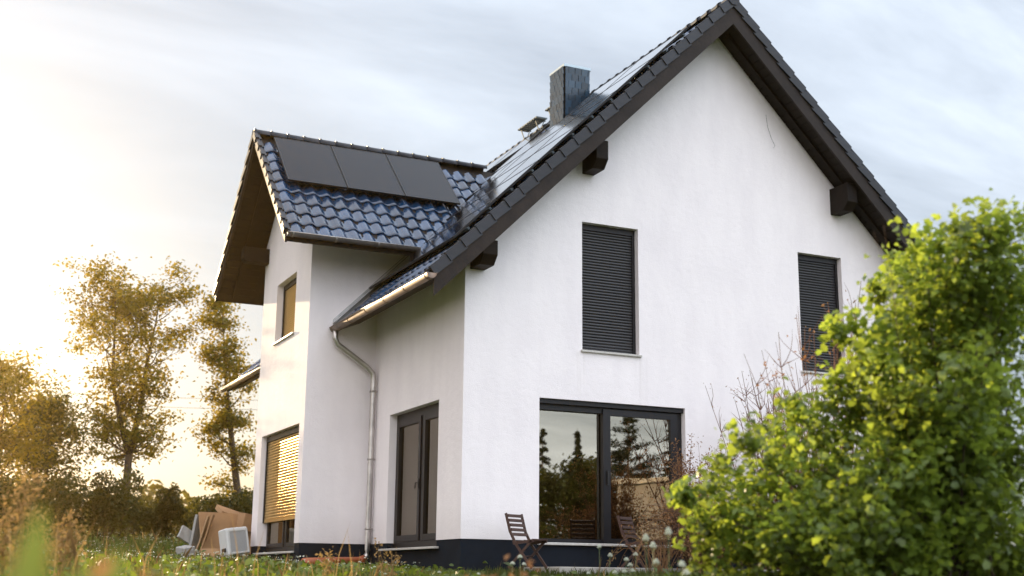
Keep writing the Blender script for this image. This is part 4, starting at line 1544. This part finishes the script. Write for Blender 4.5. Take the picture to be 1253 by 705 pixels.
# far tree line that reads as one mass
rng = np.random.default_rng(5)
cs = []
for k in range(90):
    a = rng.uniform(-40, 60); yy = rng.uniform(95, 130)
    hh = rng.uniform(3, 6.0); rr = rng.uniform(2.5, 5)
    m = 260
    u = rng.normal(size=(m, 3)); u /= np.linalg.norm(u, axis=1, keepdims=True)
    cs.append(np.array([a, yy, gz(a, yy) + hh * .45]) + u * np.array([rr, rr, hh * .55]) * rng.uniform(.5, 1, (m, 1)))
c = np.concatenate(cs)
RNG = rng
me = np_mesh('far_wood', leaf_verts(c, rng.uniform(.6, 1.3, len(c)), corners=4), 4, M['leaf_dark'])
tag(link('far_wood', me), 'distant strip of wood along the horizon', 'wood', kind='stuff')

# overhead wire
mb = MB()
for dz in (0, .55):
    mb.tube([(-26 + 4.0 * i, 58 - .4 * i, 8.6 + dz + .35 * ((i - 5) / 5) ** 2) for i in range(13)], .013, 4)
o = mb.build('overhead_wire', M['wire'], fix=False)
tag(o, 'thin pair of overhead wires crossing the sky behind the trees', 'wire')

# ---- trees behind the camera, mirrored in the big window
GR = 'dark conifers facing the terrace window'
conifer('broad dark spruce mirrored at the outer side of the right pane', 24.9, -33.0, 8.6, 1.7, 61, group=GR)
conifer('spruce mirrored at the wall side of the left pane', 19.4, -35.8, 8.0, 1.4, 62, group=GR)
conifer('narrow pointed spruce mirrored in the middle of the left pane', 20.6, -34.6, 7.9, .62, 63, whorls=26, group=GR)
conifer('loose pine with an open crown mirrored behind the window post', 22.7, -33.6, 9.0, 1.5, 64, whorls=16, kind='pine', group=GR)
conifer('second pine standing half behind the open pine in the mirror image', 25.5, -39, 7.6, 1.2, 65, whorls=14, kind='pine', group=GR)
np_tree('broadleaf_tree', 'low round tree mirrored low in the left pane', 'tree', 19.6, -34.0, 5.6, .12, .8, 2.0, 16, 7000, .2, M['leaf_dark'], GR, forks=2, seed=71, clump=.5)
np_tree('broadleaf_tree', 'bushy tree mirrored behind the white garage', 'tree', 21.9, -36.5, 6.2, .12, .8, 2.0, 16, 7000, .2, M['leaf_dark'], GR, forks=2, seed=72, clump=.5)
np_tree('broadleaf_tree', 'bushy tree mirrored right of the white garage', 'tree', 26.5, -34.5, 5.4, .12, .8, 2.2, 16, 7000, .2, M['leaf_dark'], GR, forks=2, seed=73, clump=.5)
for i, (x, y) in enumerate(((17.2, -33), (19, -31.5), (16, -37), (28, -32))):
    shrub('bush', ['dense bush mirrored at the left edge of the left pane', 'wide hedge bush mirrored low in the left pane', 'dark bush behind the spruce at the mirrored wall side', 'bush mirrored beyond the garage'][i], 'bush',
          x, y, 2.0, 3.2, 4500, .2, M['leaf_dark'], 'bushes facing the terrace window', seed=80 + i)
gzz = gz(21.5, -28) + 1.5
GA = thing('garage', 'low pale flat-roofed garage mirrored in the right pane of the big window', 'garage', (22.6, -29.0, gzz), math.radians(-30))
b = MB(); b.box((-2.2, -1.8, -1.7), (2.2, 1.8, 3.4)); b.build('wall', M['garage'], GA)
b = MB(); b.box((-2.4, -2.0, 3.401), (2.4, 2.0, 3.62)); b.build('roof', M['sill'], GA)
b = MB(); b.box((-1.3, 1.802, -1.6), (1.3, 1.84, .7)); b.build('garage_door', M['slat'], GA)

# ------------------------------------------------------------------ dry plants by the window
def dry_plant(name, label, x, y, stems, hmin, hmax, spread, seed, mat, seeds=0, smat=None, droop=0.0, branches=0, group=None, rad=.007, z=None, leanx=0.0):
    random.seed(seed)
    rng = np.random.default_rng(seed)
    t = thing(name, label, 'dry plant', (x, y, gz(x, y) - .03 if z is None else z), group=group)
    mb = MB(); tips = []
    for k in range(stems):
        a = random.uniform(0, 2 * PI); r0 = random.uniform(0, spread * .35)
        hh = random.uniform(hmin, hmax)
        d = Vector((math.cos(a) * spread * random.uniform(.1, .7) + leanx, math.sin(a) * spread * .4, hh))
        p = wander((math.cos(a) * r0, math.sin(a) * r0 * .6, 0), d, hh, 8, .07, -droop * .1)
        if droop:
            side = 1 if d.x > 0 else -1
            for i in range(5, 9):
                p[i] = p[i] + Vector((side * .05 * (i - 4), 0, -droop * .035 * (i - 4) ** 2))
        mb.tube(p, [rad * (1 - .75 * i / 8) for i in range(9)], 4, cap=False)
        tips += p[6:]
        for b_ in range(branches):
            q = p[random.randint(3, 7)]
            d2 = Vector((random.gauss(0, 1), random.gauss(0, .6), random.uniform(.5, 1.6)))
            bp = wander(q, d2, random.uniform(.12, .4) * min(1.2, hh * .45), 4, .16, .05)
            mb.tube(bp, [rad * .45, rad * .4, rad * .3, rad * .22, rad * .1], 3, cap=False)
            tips += bp[2:]
    mb.build('stems', mat, t, fix=False)
    if seeds:
        T = np.array([q[:] for q in tips])
        c = T[rng.integers(0, len(T), seeds)] + rng.normal(size=(seeds, 3)) * np.array([.035, .035, .05])
        global RNG
        RNG = rng
        link('seed_heads', np_mesh('seed_heads', leaf_verts(c, rng.uniform(.02, .055, seeds), aspect=.5, up=0, corners=4), 4, smat or M['dryseed']), t)['kind'] = 'stuff'
    return t


GD = 'withered tall plants along the gable wall'
dry_plant('dry_perennial', 'dense withered brown clump right before the sliding window', 3.45, -1.35, 230, .7, 1.7, .75, 101, M['drystem'], 6500, droop=.9, branches=2, group=GD, z=-.5, rad=.009)
dry_plant('dry_perennial', 'upright rusty seed plumes rising in front of the right pane', 3.45, -1.15, 44, 1.4, 2.2, .42, 102, M['redstem'], 4200, M['dryseed'], branches=3, group=GD, z=-.5)
dry_plant('dry_perennial', 'brown grass tuft with drooping golden heads beside the half hidden chair', 2.55, -1.55, 34, .75, 1.15, .6, 103, M['dryseed'], 500, M['drygrass'], droop=1.5, group=GD, z=-.5)
dry_plant('dry_perennial', 'tall bare branching stalks leaning from the window corner over the white wall', 5.1, -1.1, 30, 2.0, 3.4, .9, 104, M['redstem'], 1100, branches=18, group=GD, rad=.015, z=-.5, leanx=-.14)
dry_plant('dry_perennial', 'dry reddish branching stalks between the sliding window and the bush', 5.75, -1.2, 36, 1.8, 3.5, 1.1, 105, M['redstem'], 1100, branches=16, group=GD, rad=.014, z=-.5, leanx=-.2)
dry_plant('dry_perennial', 'reddish dry stems rising in front of the outer upper shutter', px(1012, 430, 12.2).x, px(1012, 430, 12.2).y, 20, 2.3, 3.1, .55, 106, M['redstem'], 260, branches=8, group=GD, rad=.010)
dry_plant('dry_perennial', 'dark tangle of dry stalks low behind the green bush', 6.0, -1.6, 40, 1.0, 2.4, .9, 107, M['drystem'], 700, branches=4, group=GD, z=-.5)

# ------------------------------------------------------------------ the big green bush on the right
def big_bush():
    random.seed(9)
    rng = np.random.default_rng(9)
    global RNG
    RNG = rng
    # foliage clumps in world metres: (x, y, z, radius)
    K = BUSH_CLUMPS
    t = thing('leafy_bush', 'large bright green leafy bush covering the corner of the gable wall', 'bush', (-1.35, -11.4, gz(-1.35, -11.4) - .03))
    base = Vector(t.location)
    mb = MB()
    tipsl = []
    for (x, y, z, r) in K:
        tgt = Vector((x, y, z)) - base
        # limb from the base region up into the clump
        b0 = Vector((random.uniform(-.25, .5), random.uniform(-.2, .2), 0))
        mid = b0.lerp(tgt, .45) + Vector((.18, .05, .10))
        pts = []
        for i in range(9):
            f = i / 8
            q = b0.lerp(mid, f).lerp(mid.lerp(tgt, f), f)
            pts.append(q + Vector((random.gauss(0, .012), random.gauss(0, .012), random.gauss(0, .012))))
        mb.tube(pts, [.017 * (1 - .85 * i / 8) for i in range(9)], 5, cap=False)
        for s in range(11):
            d = Vector((random.gauss(-.15, 1), random.gauss(0, 1), random.gauss(.45, 1)))
            sp = wander(pts[random.randint(5, 8)], d, r * random.uniform(.55, 1.25), 5, .16, .08)
            mb.tube(sp, [.006, .005, .004, .003, .003, .002], 4, cap=False)
            tipsl += sp[1:]
    mb.build('branches', M['bark'], t, fix=False)
    T = np.array([q[:] for q in tipsl])
    n = 33000
    KA = np.array(K)
    w = KA[:, 3] ** 2; w /= w.sum()
    n1 = int(n * .45)
    i1 = rng.choice(len(KA), n1, p=w)
    u = rand_unit(n1) * (rng.uniform(.1, 1.25, (n1, 1)) ** .6)
    c1 = KA[i1, :3] - np.array(base[:]) + u * KA[i1, 3:4] * np.array([1, 1.1, .9])
    # break the ellipsoids: keep leaves near twigs and in noisy sub-clumps
    sub = c1[rng.integers(0, n1, 900)]
    n2 = n - n1
    c2 = T[rng.integers(0, len(T), n2)] + rng.normal(size=(n2, 3)) * .045
    k1 = sub[rng.integers(0, len(sub), n1)] + rng.normal(size=(n1, 3)) * .072
    c = np.concatenate([k1, c2])
    s = rng.uniform(.026, .078, len(c))
    g = np.array(base[:])
    dist = np.linalg.norm(c + g - np.array(CAM_LOC[:]), axis=1)
    order = np.argsort(dist)
    near = order[:3000][::10][:300]
    rest = np.setdiff1d(np.arange(len(c)), near)
    o = link('foliage', np_mesh('foliage', lobed(c[rest], s[rest]), 10, M['leaf_bush']), t); o['kind'] = 'stuff'
    lm = np_mesh('leaf', lobed(np.zeros((1, 3)), np.array([.055]), fixed=True), 10, M['leaf_bush'])
    for i in near:
        o = link('leaf', lm, t)
        o.location = c[i]
        o.rotation_euler = (random.uniform(-.9, .9), random.uniform(-.9, .9), random.uniform(0, 6.28))
        k = s[i] / .05; o.scale = (k, k, k)
    return t


def lobed(c, size, fixed=False):
    """small lobed leaves, ten corners each"""
    n = len(c)
    if fixed: nrm = np.array([[0, 0, 1.0]]); a = np.array([[1.0, 0, 0]])
    else:
        nrm = rand_unit(n); nrm[:, 2] = np.abs(nrm[:, 2]) + .35
        nrm /= np.linalg.norm(nrm, axis=1, keepdims=True)
        a = np.cross(nrm, rand_unit(n)); a /= np.linalg.norm(a, axis=1, keepdims=True) + 1e-9
    b = np.cross(nrm, a)
    prof = [(-.55, 0), (-.25, .22), (-.12, .42), (.10, .28), (.28, .46), (.55, .08), (.50, -.12), (.22, -.42), (.06, -.26), (-.20, -.40)]
    out = np.empty((n, 10, 3))
    L_ = size[:, None]
    for i, (u, v) in enumerate(prof):
        out[:, i] = c + a * L_ * u + b * L_ * v * .95 + nrm * L_ * (abs(v) * .45 - u * u * .35)
    return out.reshape(-1, 3)


BUSH_CLUMPS = [(-1.36, -12.08, 1.61, 0.209), (-1.33, -12.22, 1.57, 0.295), (-1.05, -11.98, 1.29, 0.305), (-1.47, -12.08, 1.52, 0.227), (-1.76, -12.01, 1.45, 0.205), (-1.15, -11.7, 1.74, 0.127), (-1.27, -11.41, 1.57, 0.194), (-1.47, -11.41, 1.49, 0.181), (-1.4, -11.15, 1.53, 0.121), (-1.51, -11.92, 1.25, 0.274), (-1.59, -11.52, 1.11, 0.268), (-1.93, -11.59, 0.98, 0.19), (-1.97, -11.36, 1.07, 0.067), (-1.9, -11.47, 1.1, 0.092), (-1.85, -11.64, 0.78, 0.274), (-1.03, -11.34, 0.9, 0.323), (-0.92, -11.55, 1.11, 0.266), (-1.68, -11.1, 0.73, 0.17), (-1.7, -11.05, 0.55, 0.292), (-1.71, -11.64, 0.42, 0.298), (-1.26, -11.73, 0.38, 0.302), (-1.94, -10.78, 0.58, 0.097), (-2.07, -10.88, 0.32, 0.253), (-1.97, -10.5, 0.48, 0.122), (-2.07, -10.68, 0.17, 0.225), (-2.12, -11.45, 0.05, 0.294), (-1.37, -11.28, 0.04, 0.312), (-0.92, -11.41, -0.07, 0.314), (-2.43, -10.55, 0.19, 0.128), (-2.65, -10.74, 0.02, 0.144), (-2.54, -10.43, -0.2, 0.149), (-2.82, -10.72, -0.06, 0.081), (-2.24, -10.47, -0.11, 0.269), (-1.98, -10.64, -0.22, 0.321), (-1.72, -11.05, -0.4, 0.31), (-1.44, -11.43, -0.46, 0.301), (-0.64, -11.18, -0.5, 0.322), (-2.51, -10.62, -0.45, 0.218), (-2.07, -10.49, -0.56, 0.268), (-1.79, -10.63, -0.7, 0.267), (-1.65, -11.02, -0.77, 0.257), (-1.23, -11.33, -0.8, 0.254), (-0.94, -11.84, 1.34, 0.26), (-0.94, -11.86, 0.77, 0.306), (-1.04, -11.93, 0.16, 0.346), (-0.86, -11.72, -0.4, 0.352), (-1.8, -10.67, 0.64, 0.121), (-2.54, -11.01, 0.31, 0.101), (-2.35, -11.94, -0.2, 0.271), (-1.6, -11.76, -0.01, 0.291), (-2.09, -11.92, 0.16, 0.256), (-2.29, -11.46, -0.22, 0.264), (-1.61, -12.0, 0.33, 0.262), (-1.86, -11.83, -0.37, 0.282), (-1.12, -11.46, -0.61, 0.304), (-2.2, -11.75, -0.62, 0.253), (-1.51, -11.98, -0.17, 0.284), (-1.76, -12.3, 0.68, 0.254), (-2.44, -11.24, -0.41, 0.243), (-1.95, -12.08, 0.5, 0.233)]
big_bush()

# thin bare shoots above the bush
dry_plant('bare_shoot', 'thin leafless shoots sticking up above the green bush against the sky', -1.55, -11.6, 7, 2.7, 3.05, .55, 121, M['drystem'], 0, branches=2, rad=.004)

# ------------------------------------------------------------------ wildflowers
def make_flower():
    t = thing('wildflower', 'white umbel flower on a thin green stem in the long grass', 'flower', group='white wildflowers in the grass before the house')
    mb = MB(); mb.tube([(0, 0, 0), (.012, .006, .28), (.004, 0, .55)], [.005, .004, .003], 5)
    for k in range(9):
        a = k * 2 * PI / 9; r = .022 + .012 * (k % 2)
        mb.tube([(.004, 0, .55), (.004 + math.cos(a) * r, math.sin(a) * r, .585)], .0015, 3, cap=False)
    mb.build('stem', M['stem'], t, fix=False)
    mb = MB()
    for k in range(26):
        r = .034 * math.sqrt(k / 26); a = k * 2.4
        x, y = .004 + r * math.cos(a), r * math.sin(a); z = .585 + .030 * (1 - (r / .034) ** 2) + random.uniform(-.004, .004)
        q = .009
        mb.add([(x - q, y, z), (x, y - q, z - .003), (x + q, y, z), (x, y + q, z - .003), (x, y, z + .009), (x, y, z - .009)],
               [(0, 1, 4), (1, 2, 4), (2, 3, 4), (3, 0, 4), (1, 0, 5), (2, 1, 5), (3, 2, 5), (0, 3, 5)])
    mb.build('flower_head', M['petal'], t, fix=False)
    for k, (zz, a) in enumerate(((.15, .3), (.3, 2.6))):
        mb = MB()
        dx, dy = math.cos(a), math.sin(a)
        mb.add([(0, 0, zz), (.05 * dx - .012 * dy, .05 * dy + .012 * dx, zz + .05), (.12 * dx, .12 * dy, zz + .06), (.05 * dx + .012 * dy, .05 * dy - .012 * dx, zz + .05)], [(0, 1, 2, 3)])
        mb.build('stem_leaf', M['leaf_weed'], t, fix=False)
    return t


random.seed(33)
FL = None
FLOWER_LABELS = [
    'white umbel in front of the left window pane, its head just above the sill',
    'white umbel below the window sill, left of a close pair',
    'white umbel under the big window beside the half hidden chair',
    'white umbel nearest to the legs of the half hidden chair',
    'low white umbel below the half hidden chair',
    'lowest white umbel under the half hidden chair, at the frame bottom',
    'white umbel low beneath the middle of the big window',
    'white umbel low beneath the window post',
    'white umbel low beneath the left pane, closer to the first chair',
    'tallest white umbel before the left flank of the green bush',
    'tall white umbel just below the tallest one by the bush',
    'white umbel at mid height beside the left flank of the bush',
    'white umbel overlapping the lower leaves of the green bush',
    'white umbel half sunk in the lowest leaves of the green bush',
    'white umbel left of the first chair leg, in front of the plinth',
    'higher white umbel of the pair under the first chair',
    'lower white umbel of the pair under the first chair',
    'white umbel standing before the French door sill',
    'white umbel left of the French door near the downpipe foot',
    'white umbel before the plinth between the French door and house corner',
    'white umbel below the gable corner, left of the first chair',
    'low white umbel beneath the French door',
    'white umbel hanging over the left edge of the green bush',
    'white umbel below the bay, left of the orange drain pipe',
    'white umbel at the foot of the packaging heap',
    'white umbel low in the meadow right of the packaging heap']
for fi, (u, v, D) in enumerate(((734, 668.5, 12), (743, 679, 11.5), (763, 684, 11), (778, 678, 11.5), (774, 691, 10.5), (775, 698, 10.5), (748, 700, 10), (764, 699, 10.5), (722, 701, 11),
                  (793, 657.6, 8.5), (799.5, 667, 8.5), (801, 687, 8.3), (829, 690, 7.5), (840, 700, 7.3), (626, 689, 11), (637, 681, 11), (640, 690, 11.5), (473, 688, 14),
                  (459, 697, 13.5), (538, 700, 12), (588, 702, 11.5), (470, 702, 12), (820, 650, 8), (345, 700, 14), (238, 694, 16), (250, 700, 14))):
    p = px(u, v, D)
    if FL is None: FL = make_flower(); o = FL
    else: o = copy_tree(FL)
    o['label'] = FLOWER_LABELS[fi]
    g = gz(p.x, p.y)
    k = max(.35, (p.z - g) / .60)
    o.location = (p.x, p.y, g); o.scale = (max(.45, min(.62, k)),) * 2 + (k,)
    o.rotation_euler = (random.uniform(-.06, .06), random.uniform(-.06, .06), random.uniform(0, 6))

# dry dock stalks and weeds, left foreground
GS = 'dry dock stalks in the left foreground'
for i, (u, v, D, lab) in enumerate(((42, 560, 9.5, 'tallest golden dock stalk in the left meadow'), (88, 608, 10, 'golden dock stalk right of the tallest one'),
                                    (22, 598, 9, 'golden dock stalk at the far left edge'), (60, 640, 10.5, 'short golden dock stalk low in the left meadow'),
                                    (475, 662, 13, 'small orange dock stalk before the French door'), (404, 672, 13, 'short orange dock stalk before the orange drain pipe'))):
    p = px(u, v, D); g = gz(p.x, p.y)
    hh = p.z - g
    dry_plant('dry_dock', lab, p.x, p.y, 4 if i < 4 else 2, hh * .72, hh * .98, .07, 130 + i, M['drygrass'], 420 if i < 4 else 120, M['drygrass'], branches=6 if i < 4 else 3, group=GS, rad=.006)
p = px(622, 688, 6.0); g = gz(p.x, p.y)
dry_plant('dry_dock', 'blurred orange dock stalk close to the camera below the first chair', p.x, p.y, 3, (p.z - g) * .8, p.z - g, .06, 140, M['dryseed'], 160, M['dryseed'], branches=3, group=GS, rad=.005)


def broad_weed(label, x, y, leaves, seed):
    random.seed(seed)
    g = gz(x, y)
    t = thing('broad_leaved_weed', label, 'weed', (x, y, g - .02), group='blurred weeds close to the camera')
    mb = MB(); mb.tube([(0, 0, 0), (0.01, 0, leaves[0][2] * .5), (0, 0, leaves[0][2] * .8)], [.006, .005, .003], 5)
    mb.build('stem', M['stem'], t, fix=False)
    for (dx, dy, h, ln, wd, az) in leaves:
        mb = MB()
        vs = []
        n = 7
        b = Vector((dx * .3, dy * .3, h * .55))
        tipd = Vector((math.cos(az) * ln * .35 + dx, math.sin(az) * ln * .35 + dy, h)) - b
        side = tipd.cross(Vector((0, .4, 1))).normalized()
        if side.length < .1: side = Vector((1, 0, 0))
        for i in range(n):
            f = i / (n - 1)
            c = b + tipd * f + Vector((0, 0, -.02 * f * f))
            w = wd * math.sin(PI * min(1, f * .92 + .06)) ** .8 / 2
            vs += [c - side * w + Vector((0, .004, .006)), c, c + side * w + Vector((0, .004, .006))]
        fs = []
        for i in range(n - 1):
            fs += [(3 * i, 3 * i + 1, 3 * i + 4, 3 * i + 3), (3 * i + 1, 3 * i + 2, 3 * i + 5, 3 * i + 4)]
        mb.add(vs, fs, smooth=True)
        mb.build('leaf', M['leaf_weed'], t, fix=False)
    return t


def weed_at(label, u, v, D, seed, wd, n):
    p = px(u, v, D); g = gz(p.x, p.y); H = p.z - g + .02
    random.seed(seed)
    lv = [(0, 0, H, .2, wd, 1.0)]
    for k in range(n):
        a = random.uniform(0, 2 * PI)
        lv.append((math.cos(a) * .05, math.sin(a) * .05, H * random.uniform(.8, .97), .2, wd * random.uniform(.7, 1.1), a))
    broad_weed(label, p.x, p.y, lv, seed)


weed_at('large blurred green leaf at the left edge nearest the camera', 14, 600, 1.35, 151, .06, 7)
weed_at('blurred green leaves low in the left foreground', 122, 655, 1.7, 152, .06, 8)
weed_at('blurred leafy weed between the two nearest weeds', 60, 672, 1.5, 153, .05, 5)
weed_at('blurred low green weed right of the left foreground weeds', 205, 692, 2.6, 154, .06, 5)
p = px(150, 682, 2.0); g = gz(p.x, p.y)
dry_plant('dry_dock', 'blurred orange dock stalk close to the camera at the left', p.x, p.y, 3, (p.z - g) * .85, p.z - g, .05, 155, M['dryseed'], 120, M['dryseed'], branches=3, group=GS, rad=.004)


# ------------------------------------------------------------------ grass and ground weeds (uncountable)
def blades(n, rng, xy, hmin, hmax, w):
    x, y = xy
    z = zg(x, y) - .02
    h = rng.uniform(hmin, hmax, n) * rng.uniform(.6, 1.25, n)
    a = rng.uniform(0, 2 * PI, n); lean = rng.uniform(.05, .55, n) * h
    dx, dy = np.cos(a) * lean, np.sin(a) * lean
    b = a + PI / 2 + rng.normal(0, .5, n); sx, sy = np.cos(b) * w, np.sin(b) * w
    P = np.stack([x, y, z], -1)
    o = np.zeros((n, 5, 3))
    o[:, 0] = P + np.stack([-sx, -sy, 0 * x], -1); o[:, 1] = P + np.stack([sx, sy, 0 * x], -1)
    mid = P + np.stack([dx * .35, dy * .35, h * .6], -1)
    o[:, 2] = mid + np.stack([sx * .7, sy * .7, 0 * x], -1); o[:, 4] = mid - np.stack([sx * .7, sy * .7, 0 * x], -1)
    o[:, 3] = P + np.stack([dx, dy, h], -1)
    return o.reshape(-1, 3)


def scatter(n, rng, dmin, dmax, power=1.0, a0=-4, a1=50):
    """points of the wedge the garden fills between the camera and the house"""
    d = dmin + (dmax - dmin) * rng.random(n) ** power
    az = np.radians(rng.uniform(a0, a1, n))
    x = CAM_LOC.x + d * np.sin(az); y = CAM_LOC.y + d * np.cos(az)
    keep = ~((x > -.02) & (x < W) & (y > -.02)) & ~((x > BX - .02) & (x < .5) & (y > BY0 - .02) & (y < BY1 + .02)) & ~((x > 1.0) & (x < 5.3) & (y > -1.3) & (y < 0))
    return x[keep], y[keep]


rng = np.random.default_rng(77)
def hscale(x, y):
    d = np.hypot(x - CAM_LOC.x, y - CAM_LOC.y)
    k = np.where(d < 12, 1.15, np.where(d < 30, .55, .9))
    return np.where((x > -2.4) & (x < .2) & (y > -1.5) & (y < 4.3), .30, k)     # trodden strip by the drain pipe


xy = scatter(90000, rng, 3.0, 25, 1.0)
V1 = blades(len(xy[0]), rng, xy, .09 * hscale(*xy), .22 * hscale(*xy), .0055)
xy = scatter(36000, rng, 22, 62, 1.0, -6, 24)
V2 = blades(len(xy[0]), rng, xy, .12 * hscale(*xy), .34 * hscale(*xy), .012)
fx_ = rng.uniform(-.2, 5.5, 9000); fy_ = -rng.uniform(1.30, 3.0, 9000)
V3 = blades(9000, rng, (fx_, fy_), .05, .14, .006)
tag(link('grass', np_mesh('grass', np.concatenate([V1, V2, V3]), 5, M['grass'])), 'long green meadow grass around the house', 'grass', kind='stuff')
xy = scatter(2000, rng, 9, 60, 1.0, -6, 20)
V4 = blades(len(xy[0]), rng, xy, .25 * hscale(*xy), .60 * hscale(*xy), .005)
xy = scatter(450, rng, 8, 18, 1.0)
V5 = blades(len(xy[0]), rng, xy, .2 * hscale(*xy), .42 * hscale(*xy), .003)
tag(link('dry_grass', np_mesh('dry_grass', np.concatenate([V4, V5]), 5, M['drygrass'])), 'dry straw coloured grass stalks in the meadow', 'grass', kind='stuff')
# leafy ground weeds
x, y = scatter(15000, rng, 6, 50, 1.0, -6, 24)
x2, y2 = scatter(5000, rng, 6, 19, 1.0)
x = np.concatenate([x, x2]); y = np.concatenate([y, y2])
cl_ = np.sin(x * 1.1 + 2) * np.sin(y * .8) + rng.normal(0, .5, len(x)) > -.1
x = x[cl_]; y = y[cl_]
c = np.stack([x, y, zg(x, y) + rng.uniform(.03, .32, len(x)) * rng.random(len(x)) * hscale(x, y)], -1)
RNG = rng
tag(link('ground_weeds', np_mesh('ground_weeds', leaf_verts(c, rng.uniform(.05, .13, len(c)), corners=6), 6, M['leaf_weed'])), 'low leafy weeds between the grass', 'weeds', kind='stuff')
x, y = scatter(800, rng, 14, 45, 1.0, -2, 21)
c = np.stack([x, y, zg(x, y) + rng.uniform(.18, .38, len(x)) * hscale(x, y)], -1)
c = np.repeat(c, 5, axis=0) + rng.normal(size=(len(c) * 5, 3)) * np.array([.025, .025, .006])
tag(link('tiny_flowers', np_mesh('tiny_flowers', leaf_verts(c, rng.uniform(.012, .026, len(c)), aspect=.9, up=.8, corners=4), 4, M['petal'])), 'tiny white flower heads scattered through the meadow', 'flowers', kind='stuff')

# ------------------------------------------------------------------ haze added over the meadow, tinted gold for the sun's lens flare
FLARE_HAZE_DENSITY = 0.00030
bm = bmesh.new()
bmesh.ops.create_cube(bm, size=1.0)
me = bpy.data.meshes.new('flare_haze'); bm.to_mesh(me); bm.free()
hz = link('flare_haze', me)
hz.scale = (5200, 5200, 18.5); hz.location = (0, 0, 11.4 - 9.25)
hm = bpy.data.materials.new('flare_haze_air'); hm.use_nodes = True
hn = hm.node_tree; hn.nodes.clear()
ho = hn.nodes.new('ShaderNodeOutputMaterial')
hv = hn.nodes.new('ShaderNodeVolumePrincipled')
hv.inputs['Color'].default_value = (1.0, 0.70, 0.28, 1)
hv.inputs['Density'].default_value = FLARE_HAZE_DENSITY
hv.inputs['Anisotropy'].default_value = 0.91
hn.links.new(hv.outputs[0], ho.inputs['Volume'])
me.materials.append(hm)
tag(hz, 'thin haze added over the meadow, tinted gold for the sun flare', 'flare_haze', kind='stuff')
